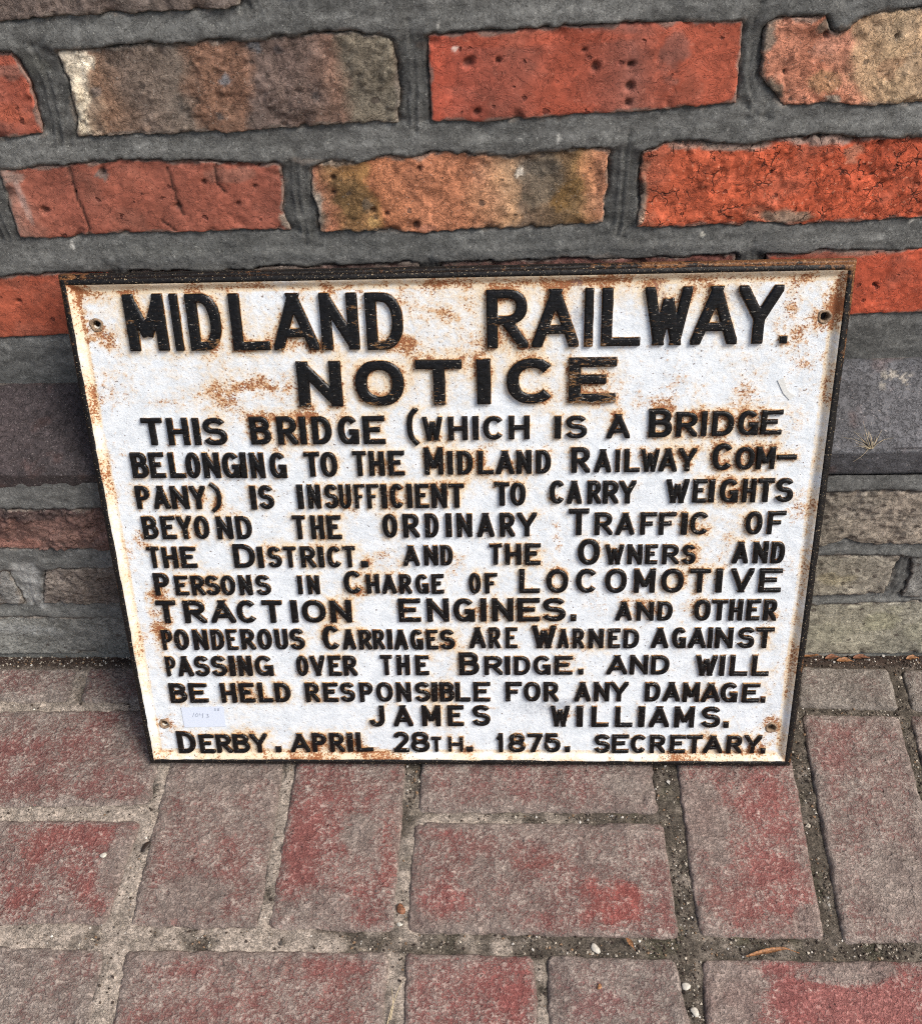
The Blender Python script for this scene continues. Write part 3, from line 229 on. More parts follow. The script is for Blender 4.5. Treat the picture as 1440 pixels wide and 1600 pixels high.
# ------------------------------------------------------------------ materials
class NT:
    def __init__(s, name, rough=.85, spec=.4):
        s.m = bpy.data.materials.new(name); s.m.use_nodes = True; s.t = s.m.node_tree; s.b = s.t.nodes['Principled BSDF']
        s.b.inputs['Roughness'].default_value = rough; s.b.inputs['Specular IOR Level'].default_value = spec
        s.tc = s.n('ShaderNodeTexCoord').outputs['Object']; s.h = None
    def n(s, t, **k):
        q = s.t.nodes.new(t)
        for a, b in k.items(): setattr(q, a, b)
        return q
    def lk(s, a, b):
        if hasattr(a, 'is_linked'): s.t.links.new(a, b)
        else: b.default_value = a
    def noise(s, scale, detail=4, rough=.6, dist=0, stretch=None, seed=0):
        v = s.tc
        if stretch or seed:
            mp = s.n('ShaderNodeMapping'); s.t.links.new(v, mp.inputs['Vector']); mp.inputs['Scale'].default_value = stretch or (1, 1, 1)
            mp.inputs['Location'].default_value = (seed*.37, seed*.71, seed*.13); v = mp.outputs[0]
        q = s.n('ShaderNodeTexNoise'); s.t.links.new(v, q.inputs['Vector'])
        q.inputs['Scale'].default_value = scale; q.inputs['Detail'].default_value = detail; q.inputs['Roughness'].default_value = rough; q.inputs['Distortion'].default_value = dist
        return q.outputs['Fac']
    def voro(s, scale, feature='F1', rand=1, warp=None):
        v = s.tc
        if warp:
            nz = s.n('ShaderNodeTexNoise'); s.t.links.new(v, nz.inputs['Vector']); nz.inputs['Scale'].default_value = warp[0]; nz.inputs['Detail'].default_value = 3
            ma = s.n('ShaderNodeVectorMath', operation='MULTIPLY_ADD'); s.t.links.new(nz.outputs['Color'], ma.inputs[0]); ma.inputs[1].default_value = (warp[1],)*3; s.t.links.new(v, ma.inputs[2]); v = ma.outputs[0]
        q = s.n('ShaderNodeTexVoronoi', feature=feature); s.t.links.new(v, q.inputs['Vector']); q.inputs['Scale'].default_value = scale; q.inputs['Randomness'].default_value = rand
        return q.outputs['Distance'], (q.outputs['Color'] if feature == 'F1' else None)
    def math(s, op, a, b=None, c=None, clamp=False):
        q = s.n('ShaderNodeMath', operation=op, use_clamp=clamp); s.lk(a, q.inputs[0])
        if b is not None: s.lk(b, q.inputs[1])
        if c is not None: s.lk(c, q.inputs[2])
        return q.outputs[0]
    def mr(s, v, a, b, c=0., d=1., smooth=True):
        q = s.n('ShaderNodeMapRange', interpolation_type='SMOOTHSTEP' if smooth else 'LINEAR'); s.lk(v, q.inputs['Value'])
        for k, x in (('From Min', a), ('From Max', b), ('To Min', c), ('To Max', d)): s.lk(x, q.inputs[k])
        return q.outputs['Result']
    def mix(s, f, a, b, mode='MIX'):
        q = s.n('ShaderNodeMix', data_type='RGBA', blend_type=mode); s.lk(f, q.inputs[0])
        for x, i in ((a, 6), (b, 7)):
            if isinstance(x, tuple): x = tuple(x)+(1,) if len(x) == 3 else x
            s.lk(x, q.inputs[i])
        return q.outputs[2]
    def attr(s, name='col'):
        q = s.n('ShaderNodeAttribute', attribute_name=name); return q.outputs['Color']
    def sep(s, c):
        q = s.n('ShaderNodeSeparateColor'); s.t.links.new(c, q.inputs[0]); return q.outputs
    def height(s, v, amp):
        x = s.math('MULTIPLY', v, amp); s.h = x if s.h is None else s.math('ADD', s.h, x)
    def done(s, col, rough=None, strength=1.):
        s.t.links.new(col, s.b.inputs['Base Color'])
        if rough is not None: s.lk(rough, s.b.inputs['Roughness'])
        if s.h is not None:
            bp = s.n('ShaderNodeBump'); bp.inputs['Distance'].default_value = 1.; bp.inputs['Strength'].default_value = strength
            s.t.links.new(s.h, bp.inputs['Height']); s.t.links.new(bp.outputs[0], s.b.inputs['Normal'])
        return s.m
def val(c): return tuple(float(v) for v in lin(c))

def surface(name, grain=.5, gscale=420, fine=.00025, coarse=.0006, pits=0., pitscale=160, crack=0., crackscale=90, speck=.3, dark=.3, rough=.88, spec=.3, drk=(40, 34, 32), lgt=(205, 195, 182), blotch=1.):
    s = NT(name, rough, spec); c = s.attr()
    n1 = s.noise(gscale, 6, .7); n2 = s.noise(gscale*.22, 5, .62, seed=3); n3 = s.noise(gscale*3.2, 3, .6, seed=7)
    f = s.mr(s.math('MULTIPLY_ADD', n2, .4, s.math('MULTIPLY_ADD', n1, .38, s.math('MULTIPLY', n3, .22))), .34, .66, 1-grain*1.25, 1+grain, False)
    q = s.n('ShaderNodeVectorMath', operation='SCALE'); s.t.links.new(c, q.inputs[0]); s.t.links.new(f, q.inputs['Scale']); c = q.outputs[0]
    if speck: c = s.mix(s.math('MULTIPLY', s.mr(s.noise(gscale*1.7, 2, .5, seed=11), .655, .70), speck), c, val(lgt))
    if dark: c = s.mix(s.math('MULTIPLY', s.mr(s.noise(gscale*1.1, 3, .6, seed=13), .64, .69), dark), c, val(drk))
    def scal(c, f):
        q = s.n('ShaderNodeVectorMath', operation='SCALE'); s.t.links.new(c, q.inputs[0]); s.lk(f, q.inputs['Scale']); return q.outputs[0]
    for sc_, lo, hi, k, sd_ in ((gscale*.16, .52, .55, .86, 29), (gscale*.35, .54, .57, .82, 31), (gscale*.8, .58, .61, .78, 33), (gscale*.22, .54, .58, 1.22, 43), (gscale*.5, .56, .59, 1.28, 35), (gscale*1.2, .585, .62, 1.34, 37), (gscale*1.6, .63, .65, .55, 39)):
        m_ = s.mr(s.noise(sc_, 5, .72, dist=.4, seed=sd_), lo, hi); c = scal(c, s.mr(m_, 0., 1., 1., 1+(k-1)*blotch, False))
    n5 = s.noise(gscale*.4, 6, .75, dist=.8, seed=41); s.height(s.mr(n5, .44, .50), coarse*.6)
    s.height(n3, fine*1.2); s.height(n1, fine*2.6); s.height(n2, coarse*1.2)
    if pits:
        d, vc = s.voro(pitscale, warp=(300, .004)); r = s.sep(vc)[0]
        size = s.mr(r, .78, 1., .0, .42, False); pm = s.math('MULTIPLY', s.math('SUBTRACT', 1., s.mr(d, s.math('MULTIPLY', size, .5), s.math('ADD', size, .01))), s.math('GREATER_THAN', r, .78))
        c = s.mix(s.math('MULTIPLY', pm, .75), c, val(drk)); s.height(pm, -.0012*pits)
    if crack:
        d, _ = s.voro(crackscale, 'DISTANCE_TO_EDGE', 1, warp=(120, .012)); pres = s.mr(s.noise(55, 3, .6, seed=21), .47, .58)
        wid = s.math('MULTIPLY_ADD', pres, .05, .004)
        cm = s.math('MULTIPLY', s.math('SUBTRACT', 1., s.mr(d, .0, wid)), pres)
        c = s.mix(s.math('MULTIPLY', cm, crack), c, val((52, 34, 28))); s.height(cm, -.0007*crack)
    return s.done(c)

M = {}
M['red'] = surface('red_brick_face', .15, 260, .00008, .0005, pits=.8, pitscale=150, speck=.25, dark=.35, rough=.75, spec=.35, drk=(92, 44, 36), lgt=(225, 150, 125), blotch=.55)
M['craze'] = surface('crazed_red_brick_face', .3, 240, .00014, .0011, pits=.8, pitscale=170, crack=.85, crackscale=75, speck=.55, dark=.5, rough=.75, drk=(90, 40, 30), lgt=(232, 160, 128), blotch=.8)
M['sandy'] = surface('weathered_brick_face', .34, 330, .0002, .0010, pits=.4, pitscale=120, speck=.28, dark=.25, drk=(76, 66, 60), blotch=.75)
M['mortar'] = surface('dark_lime_mortar', .22, 420, .00012, .0004, speck=.55, dark=.4, rough=.82, spec=.35, drk=(52, 52, 50), lgt=(165, 165, 158))
M['blue'] = surface('dark_engineering_brick', .3, 420, .0002, .0007, speck=.5, dark=.35, rough=.6, spec=.4, drk=(46, 42, 42), lgt=(160, 150, 145))
M['bed'] = surface('gritty_joint_filling', .45, 700, .0003, .0012, speck=.5, dark=.6, drk=(48, 42, 36), lgt=(185, 178, 165))

def paver_mat():
    s = NT('dusty_paver', .8, .35); c = s.attr(); mk = s.sep(s.attr('mask'))
    n1 = s.noise(330, 5, .68); n2 = s.noise(120, 5, .6, seed=3); n3 = s.noise(900, 3, .6, seed=5); n4 = s.noise(45, 4, .6, dist=.6, seed=9)
    hh = s.math('MULTIPLY_ADD', n1, .55, s.math('MULTIPLY', n2, .45))
    # pale cement dust lies over the coloured clay; it is thin where the mask says so and on high grains
    dust = s.mr(s.math('ADD', s.math('MULTIPLY', mk[0], .8), s.math('MULTIPLY_ADD', n2, .4, s.math('MULTIPLY_ADD', n1, 1.0, s.math('MULTIPLY', n3, .8)))), 1.22, 1.60)
    dc = s.mix(s.mr(n4, .35, .65), val((124, 117, 109)), val((156, 148, 138))); dc = s.mix(.08, dc, c)
    base = s.mix(s.mr(n3, .35, .65), s.mix(.55, c, val((140, 104, 97))), s.mix(.5, c, val((106, 68, 63))))
    c = s.mix(s.math('MULTIPLY', dust, .9), base, dc)
    f = s.mr(s.math('MULTIPLY_ADD', hh, .75, s.math('MULTIPLY', n3, .25)), .36, .64, .6, 1.36, False)
    q = s.n('ShaderNodeVectorMath', operation='SCALE'); s.t.links.new(c, q.inputs[0]); s.t.links.new(f, q.inputs['Scale']); c = q.outputs[0]
    c = s.mix(s.math('MULTIPLY', s.mr(n3, .68, .74), .35), c, val((200, 190, 180)))
    d, vc = s.voro(210, warp=(400, .003)); r = s.sep(vc)[0]
    pm = s.math('MULTIPLY', s.math('SUBTRACT', 1., s.mr(d, .06, .3)), s.math('GREATER_THAN', r, .7))
    c = s.mix(s.math('MULTIPLY', pm, .55), c, val((70, 60, 56)))
    s.height(s.mr(n1, .40, .58), .00085); s.height(s.mr(n2, .42, .56), .0006); s.height(n2, .0014); s.height(n3, .0007); s.height(pm, -.0009)
    return s.done(c, s.mr(n2, .3, .7, .62, .9))
M['paver'] = paver_mat()

def enamel():
    s = NT('rusty_white_paint', .45, .5); mk = s.sep(s.attr('mask'))   # R rust, G grime, B cream bleed
    n1 = s.noise(260, 5, .62); n2 = s.noise(650, 4, .65, seed=4); n3 = s.noise(1500, 2, .5, seed=6); n4 = s.noise(90, 4, .6, seed=8)
    white = s.mix(s.mr(n4, .35, .65), val((212, 218, 223)), val((227, 232, 236)))
    cr = s.math('ADD', mk[2], s.math('MULTIPLY', mk[0], .55))
    cream = s.mr(s.math('ADD', cr, s.math('MULTIPLY', s.math('SUBTRACT', n1, .5), .9)), .16, .75)
    c = s.mix(s.math('MULTIPLY', cream, .7), white, val((226, 196, 146)))
    tan = s.mr(s.math('ADD', s.math('MULTIPLY', mk[0], .92), s.math('MULTIPLY', s.math('SUBTRACT', s.math('MULTIPLY_ADD', n1, .5, s.math('MULTIPLY', n2, .5)), .5), 2.6)), .40, .74)
    c = s.mix(s.math('MULTIPLY', tan, .72), c, val((186, 128, 70)))
    brown = s.mr(s.math('ADD', s.math('MULTIPLY', mk[0], .8), s.math('MULTIPLY', s.math('SUBTRACT', n2, .5), 2.3)), .54, .74)
    c = s.mix(s.math('MULTIPLY', brown, .85), c, val((132, 66, 24)))
    gr = s.mr(s.math('ADD', mk[1], s.math('MULTIPLY', s.math('SUBTRACT', n2, .5), 1.1)), .25, .8)
    c = s.mix(s.math('MULTIPLY', gr, .5), c, val((120, 124, 134)))
    sp = s.mr(n3, .56, .68); c = s.mix(s.math('MULTIPLY', sp, .32), c, val((120, 112, 100)))
    ds = s.mr(s.noise(420, 2, .5, seed=14), .69, .715); c = s.mix(s.math('MULTIPLY', ds, .75), c, val((84, 50, 28)))
    s.height(n1, .0006); s.height(n2, .00022); s.height(n3, .00004); s.height(brown, -.0002)
    return s.done(c, s.mr(tan, 0., 1., .42, .85))
M['white'] = enamel()

def black(name, k=0.):
    s = NT(name, .28, .3); mk = s.sep(s.attr('mask'))     # R: 1 = black paint, 0 = bare foot of the letter; G wear
    n1 = s.noise(300, 4, .65); n2 = s.noise(900, 3, .6, seed=3); st = s.noise(130, 5, .72, stretch=(1., 3.6, 1.), dist=.6, seed=5)
    blk = s.mix(s.mr(n1, .3, .7), val((9, 8, 9)), val((24, 22, 22)))
    wear = s.mr(s.math('ADD', s.math('MULTIPLY', s.math('SUBTRACT', st, .5), 1.3), mk[1]), .40, .52)
    br = s.mix(s.mr(n2, .35, .65), val((92, 62, 36)), val((150, 112, 70)))
    c = s.mix(s.math('MULTIPLY', wear, .85), blk, br)
    sc = s.mr(s.math('ADD', s.noise(300, 4, .7, dist=.5, stretch=(1., 2.6, 1.), seed=9), s.math('MULTIPLY', mk[1], .24)), .69, .73); c = s.mix(s.math('MULTIPLY', sc, .7), c, val((178, 170, 158)))
    foot = s.mix(s.mr(n1, .38, .6), val((118, 74, 38)), val((196, 158, 108)))
    foot = s.mix(s.mr(n2, .56, .66), foot, val((60, 36, 22)))
    pm = s.mr(s.math('ADD', mk[0], s.math('MULTIPLY', s.math('SUBTRACT', n1, .5), .9)), .35, .60)
    c = s.mix(pm, foot, c)
    s.height(n1, .0004); s.height(n2, .00005); s.height(st, .0002)
    return s.done(c, s.mr(wear, 0., 1., .27, .7))
M['black'] = black('worn_black_letter_paint')
def framemat():
    s = NT('rusty_black_frame', .5, .3); mk = s.sep(s.attr('mask'))   # R rust
    n1 = s.noise(240, 5, .65); n2 = s.noise(800, 3, .6, seed=3)
    blk = s.mix(s.mr(n1, .3, .7), val((9, 8, 8)), val((26, 23, 22)))
    ru = s.mix(s.mr(n2, .35, .65), val((74, 48, 32)), val((128, 88, 52)))
    c = s.mix(s.mr(s.math('ADD', mk[0], s.math('MULTIPLY', s.math('SUBTRACT', n1, .5), 1.6)), .45, .7), blk, ru)
    c = s.mix(s.math('MULTIPLY', s.mr(n2, .64, .68), .75), c, val((190, 170, 138)))
    s.height(n1, .0007); s.height(n2, .0002)
    return s.done(c, .5)
M['frame'] = framemat()
def plain(name, c, rough=.7, var=.12, scale=600, bump=.0001, spec=.4):
    s = NT(name, rough, spec); n = s.noise(scale, 4, .6)
    a = val([max(0, v*(1-var)) for v in c]); b = val([min(255, v*(1+var)) for v in c]); s.height(n, bump)
    return s.done(s.mix(s.mr(n, .3, .7), a, b))
M['paper'] = plain('white_paper_label', (207, 215, 229), .6, .01)
M['pencil'] = plain('pencil_line', (120, 128, 145), .7, .1)
M['rustmetal'] = plain('rusty_hole_metal', (122, 102, 82), .6, .3, 900, .0003)
M['whitespot'] = plain('chalky_white_stone', (180, 174, 162), .7, .1)
M['leaf'] = plain('dry_orange_leaf', (134, 94, 62), .6, .3)
M['bark'] = plain('dry_brown_leaf', (112, 74, 52), .7, .3)
M['straw'] = plain('dry_straw', (176, 160, 130), .7, .15)
M['seed'] = plain('dark_seed_husk', (44, 34, 28), .5, .2)
M['stone'] = surface('grit', .4, 500, .0002, .0002)

# ------------------------------------------------------------------ bricks
def params(n_len, step, edge=(.0, .0004, .0010, .0018)):
    L = max(n_len, .01); n = max(4, int(round((L-2*edge[-1])/step))); mid = np.linspace(edge[-1], L-edge[-1], n+1)
    a = np.concatenate([edge[:-1], mid, L-np.array(edge[:-1])[::-1]]); return a/L
def polypos(pts, t):
    p = np.array(pts, float); d = np.r_[0, np.cumsum(np.hypot(*(p[1:]-p[:-1]).T))]; d /= d[-1]
    return np.stack([np.interp(t, d, p[:, 0]), np.interp(t, d, p[:, 1])], -1)
def coons(top, bot, left, right, s, t):
    bl, br, tl, tr = map(np.array, (bot[0], bot[-1], top[0], top[-1]))
    B, T = polypos(bot, s), polypos(top, s); L, R = polypos([bot[0]]+left[::-1]+[top[0]], t), polypos([bot[-1]]+right[::-1]+[top[-1]], t)
    S, Tt = s[:, None, None], t[None, :, None]
    return (1-Tt)*B[:, None]+Tt*T[:, None]+(1-S)*L[None]+S*R[None]-((1-S)*(1-Tt)*bl+S*(1-Tt)*br+(1-S)*Tt*tl+S*Tt*tr)
def bandcol(cols, s):
    xs = [c[0] for c in cols]; cc = lin([c[1] for c in cols]); return np.stack([np.interp(s, xs, cc[:, k]) for k in range(3)], -1)
def apply_blobs(col, x, z, bl, seed):
    for i, (bx, bz, rx, rz, c, a) in enumerate(bl):
        d = np.hypot((x-bx)/max(rx, 1e-4), (z-bz)/max(rz, 1e-4))+fbm(x, z, max(rx, rz)*.8, 4, seed+i*3, .6)*.75
        m = (a*(1-sst(.65, 1.1, d)))[..., None]; col = col*(1-m)+lin(c)*m
    return col
bedges = {0: [], 1: []}      # brick outlines per wall plane, for the mortar
def tone(c, k=.86, bl=.86):
    g = (c*np.array([.3, .55, .15])).sum(-1, keepdims=True); r_ = np.clip((c[..., :1]-c[..., 1:2])/(c[..., :1]+1e-6), 0, 1); return 1.22*(g+(c-g)*k)*(1-(1-np.array([.98, 1.05, bl]))*r_)
def brick(b, parent, idx, step=.0016, depth=.014):
    yp = -P if b['plane'] else 0.; seed = 40+idx*7
    g0_ = .0007; b['top'] = [(x, z+g0_) for x, z in b['top']]; b['bot'] = [(x, z-g0_) for x, z in b['bot']]; w = abs(b['top'][-1][0]-b['top'][0][0]); h = abs(b['top'][0][1]-b['bot'][0][1])
    s = params(w, step); t = params(h, step); g = coons(b['top'], b['bot'], b['left'], b['right'], s, t); x, z = g[..., 0], g[..., 1]
    S_, T_ = np.meshgrid(s, t, indexing='ij'); ex = np.minimum(S_, 1-S_)*w; ez = np.minimum(T_, 1-T_)*h; e = np.minimum(ex, ez)
    # ragged arrises
    k = np.exp(-e/.004); cx, cz = x.mean(), z.mean(); rag = .0017 if b['mat'] != 'red' else .0012
    dz = fbm(x, x*0+idx, .007, 5, seed, .7)*rag*1.25*np.exp(-ez/.004)*np.sign(z-cz); dx = fbm(z, x*0+idx*3, .006, 5, seed+1, .7)*rag*1.25*np.exp(-ex/.004)*np.sign(x-cx)
    x = x+dx; z = z+dz
    rel = b['rel']; out = .0010+fbm(x, z, .06, 3, seed+2)*.0010*rel+fbm(x, z, .010, 5, seed+3, .75)*.0007*rel+(rel-.6)*.0016*(sst(.0, .12, fbm(x, z, .018, 5, seed+14, .7))-.5)
    chip = sst(.25, .6, fbm(x, z, .014, 3, seed+4))*np.exp(-e/.005)*.003
    rnd = .0009*np.exp(-e/.0007)*(1+.9*fbm(x, z, .008, 3, seed+5))+chip
    pit = np.zeros_like(x)
    for (px, pz, pr) in b['pits']:
        d = np.hypot(x-px, z-pz)/pr+fbm(x, z, .004, 3, seed+9)*.4; pit = np.maximum(pit, 1-sst(.5, 1.1, d))
    ck = np.zeros_like(x)
    for c in b['cracks']:
        d = np.min([seg_dist(x+fbm(x, z, .006, 3, 5)*.0008, z, c[i], c[i+1]) for i in range(len(c)-1)], 0); ck = np.maximum(ck, 1-sst(.0003, .0013, d))
    y = yp-out+rnd+pit*.0028+ck*.0014
    col = bandcol(b['cols'], S_+fbm(x, z, .03, 5, seed+6, .6)*.075)
    col = apply_blobs(col, x, z, b['bl'], seed+11)
    n = fbm(x, z, .022, 5, seed+7, .6)[..., None]; n2 = fbm(x, z, .006, 4, seed+8, .6)[..., None]; n4 = sst(0, .6, fbm(x, z, .03, 5, seed+12, .6))[..., None]*.3; col = tone(col*(1+.34*n+.24*n2)); col = col*(1-n4)+tone(col, .6)*n4*.82
    # mortar smeared over the arrises
    sm = (sst(.05, .5, fbm(x, z, .011, 4, seed+10)+.62-e/.0030)*.75)[..., None]; col = col*(1-sm)+lin((128, 118, 108))*sm
    dk = (np.clip(chip/.003*.5+pit*.7+ck*.85, 0, 1))[..., None]; col = col*(1-dk)+lin((74, 52, 44))*dk
    nu, nv = x.shape; V = np.stack([x, y, z], -1).reshape(-1, 3); F = grid_faces(nu, nv)
    ring = np.r_[np.arange(nu)*nv, (nu-1)*nv+np.arange(1, nv), (np.arange(nu-1)[::-1])*nv+nv-1, np.arange(1, nv-1)[::-1]]
    back = V[ring].copy(); back[:, 1] = yp+depth; n0 = len(V); m = len(ring); r2 = n0+np.arange(m)
    sides = np.stack([ring, np.roll(ring, -1), np.roll(r2, -1), r2], -1)[:, ::-1]
    cen = np.array([[cx, yp+depth, cz]]); fan = np.stack([r2, np.roll(r2, -1), np.full(m, n0+m), np.full(m, n0+m)], -1)
    V = np.vstack([V, back, cen]); C = np.vstack([col.reshape(-1, 3), col.reshape(-1, 3)[ring], col.reshape(-1, 3)[:1]])
    allf = [tuple(f) for f in fan[:, :3].tolist()]
    me = mesh('brick', V, np.vstack([F, sides]), C)
    o = link('brick', me, parent, M[b['mat']])
    if len(b['lab']) > 4: o['label'] = b['lab']
    bedges[1 if b['plane'] else 0].append(V[ring][:, [0, 2]])
    return o

wall = empty('brick_wall', 'old red and brown brick wall with thick dark mortar joints and a projecting chamfered plinth, rising behind the iron notice', 'wall')
bi = 0
for b in D['bricks']:
    bi += 1; brick(b, wall, bi, step=.0015)
def rowbrick(x0, x1, z0, z1, plane, mat, col):
    global bi; bi += 1
    j = lambda: random.uniform(-.002, .002)
    brick(dict(lab='', top=[(x0+j(), z1+j()), (x1+j(), z1+j())], bot=[(x0+j(), z0+j()), (x1+j(), z0+j())], left=[], right=[], cols=[(0, col), (1, tuple(int(c*random.uniform(.85, 1.15)) for c in col))], bl=[], pits=[], cracks=[], plane=plane, mat=mat, rel=1.1), wall, bi, step=.005)
pal = [((172, 76, 54), 'red'), ((118, 96, 86), 'sandy'), ((186, 112, 86), 'sandy'), ((158, 80, 66), 'red')]
def ext(rowz, plane, xl, xr, lim=.72):
    x = xl
    while x > -lim: c, m = random.choice(pal) if not plane else ((122, 114, 102), 'sandy'); rowbrick(x-.019-.195, x-.019, *rowz, plane, m, c); x -= .214
    x = xr
    while x < lim: c, m = random.choice(pal) if not plane else ((122, 114, 102), 'sandy'); rowbrick(x+.019, x+.019+.195, *rowz, plane, m, c); x += .214
def row_ends(zm, plane):
    r = [b for b in D['bricks'] if bool(b['plane']) == bool(plane) and b['bot'][0][1] < zm+.03 and b['top'][-1][1] > zm-.01 and abs((b['bot'][-1][1]+b['top'][0][1])/2-zm) < .03]
    return min(min(p[0] for p in b['bot']+b['top']) for b in r), max(max(p[0] for p in b['bot']+b['top']) for b in r)
for z0, z1 in ((.578, .650), (.497, .552), (.424, .475), (.337, .393)): ext((z0, z1), 0, *row_ends((z0+z1)/2, 0))
for z0, z1 in ((.170, .214), (.094, .138), (.008, .068)): ext((z0, z1), -P, *row_ends((z0+z1)/2, 1))
for k in range(3):
    x = -.72+random.uniform(0, .1)
    while x < .7: c, m = random.choice(pal); rowbrick(x, x+.195, .673+k*.078, .673+k*.078+.056, 0, m, c); x += .216

# plinth bricks: chamfer sloping out to an arris, then a short upright face
def plinth(b, idx):
    x0, x1 = b['x']; s = params(x1-x0, .0022); prof = [(-.001, b['zt']), (-P+.002, b['za']+.0012), (-P, b['za']-.001), (-P, b['zb'])]
    p = np.array(prof); d = np.r_[0, np.cumsum(np.hypot(*(p[1:]-p[:-1]).T))]; t = np.linspace(0, d[-1], int(d[-1]/.0018)); t = np.unique(np.r_[t, d[1], d[2], .0006, d[-1]-.0006])
    y = np.interp(t, d, p[:, 0]); z = np.interp(t, d, p[:, 1]); nx, nt_ = len(s), len(t); sd_ = 300+idx*9
    sl = np.hypot(P, b['zt']-b['za']); ny = np.where(t < d[1], -(b['zt']-b['za'])/sl, -1.); nz = np.where(t < d[1], P/sl, 0.)
    X = (x0+s*(x1-x0))[:, None]+0*t[None]; TT = X*0+t[None]; e = np.minimum(np.minimum(s, 1-s)[:, None]*(x1-x0), np.minimum(t, d[-1]-t)[None])
    hgt = fbm(X, TT, .04, 3, sd_)*.0008+fbm(X, TT, .007, 4, sd_+1)*.0004-.002*np.exp(-e/.0014)-sst(.3, .6, fbm(X, TT, .02, 4, sd_+2))*np.exp(-np.abs(TT-d[1])/.004)*.0022
    V = np.stack([X+fbm(TT, X*0, .01, 3, sd_+5)*.0015*np.exp(-np.minimum(s, 1-s)[:, None]*(x1-x0)/.004)*np.sign(s-.5)[:, None], y[None]+ny[None]*hgt, z[None]+nz[None]*hgt], -1).reshape(-1, 3)
    S2 = s[:, None]+0*t[None]; col = bandcol(b['c'], S2); n = fbm(X, TT, .03, 5, sd_+3, .6)[..., None]; n2 = fbm(X, TT, .006, 4, sd_+4, .6)[..., None]; col = col*(1+.4*n+.2*n2)
    rp = sst(.3, .7, fbm(X, TT, .018, 4, sd_+6))[..., None]*.35; col = col*(1-rp)+lin((96, 70, 64))*rp
    if b['lab'].startswith('slate'):
        X2, T2 = X-.365, TT-.020
        q = (1-sst(.5, 1.0, np.hypot(X2/.020, T2/.011)))*sst(.06, .16, fbm(X, TT, .006, 4, 91, .6)); q = q[..., None]*.8; col = col*(1-q)+lin((176, 168, 155))*q
    sm = (sst(.1, .6, fbm(X, TT, .015, 4, sd_+7)+.5-e/.003)*.55)[..., None]; col = col*(1-sm)+lin((112, 106, 98))*sm
    ring = np.r_[np.arange(nx)*nt_, (nx-1)*nt_+np.arange(1, nt_), (np.arange(nx-1)[::-1])*nt_+nt_-1, np.arange(1, nt_-1)[::-1]]
    back = V[ring].copy(); back[:, 1] = .02; n0 = len(V); m = len(ring); r2 = n0+np.arange(m); sides = np.stack([ring, r2, np.roll(r2, -1), np.roll(ring, -1)], -1)[:, ::-1]
    me = mesh('plinth_brick', np.vstack([V, back]), np.vstack([grid_faces(nx, nt_)[:, ::-1], sides]), np.vstack([col.reshape(-1, 3), col.reshape(-1, 3)[ring]]))
    o = link('plinth_brick', me, wall, M['blue'])
    if b['lab']: o['label'] = b['lab']
for i, b in enumerate(D['plinth']): plinth(b, i)
def dist_outlines(px, py, outs, cut=.03):
    """signed distance (outside > 0) to a list of closed outlines, clipped at cut"""
    d = np.full(px.shape, cut); fx, fy = px.ravel(), py.ravel(); dd = d.ravel()
    for o in outs:
        x0, y0 = o.min(0)-cut; x1, y1 = o.max(0)+cut; idx = np.nonzero((fx > x0) & (fx < x1) & (fy > y0) & (fy < y1))[0]
        if not len(idx): continue
        k = max(1, len(o)//90); q = o[::k]; x, y = fx[idx], fy[idx]; best = np.full(len(idx), cut); ins = np.zeros(len(idx), bool)
        for i in range(len(q)):
            a, b = q[i], q[(i+1) % len(q)]; best = np.minimum(best, seg_dist(x, y, a, b))
            if a[1] != b[1]: ins ^= ((a[1] > y) != (b[1] > y)) & (x < (b[0]-a[0])*(y-a[1])/(b[1]-a[1])+a[0])
        best = np.where(ins, -best, best); m = np.minimum(dd[idx], best); dd[idx] = m
    return dd.reshape(px.shape)
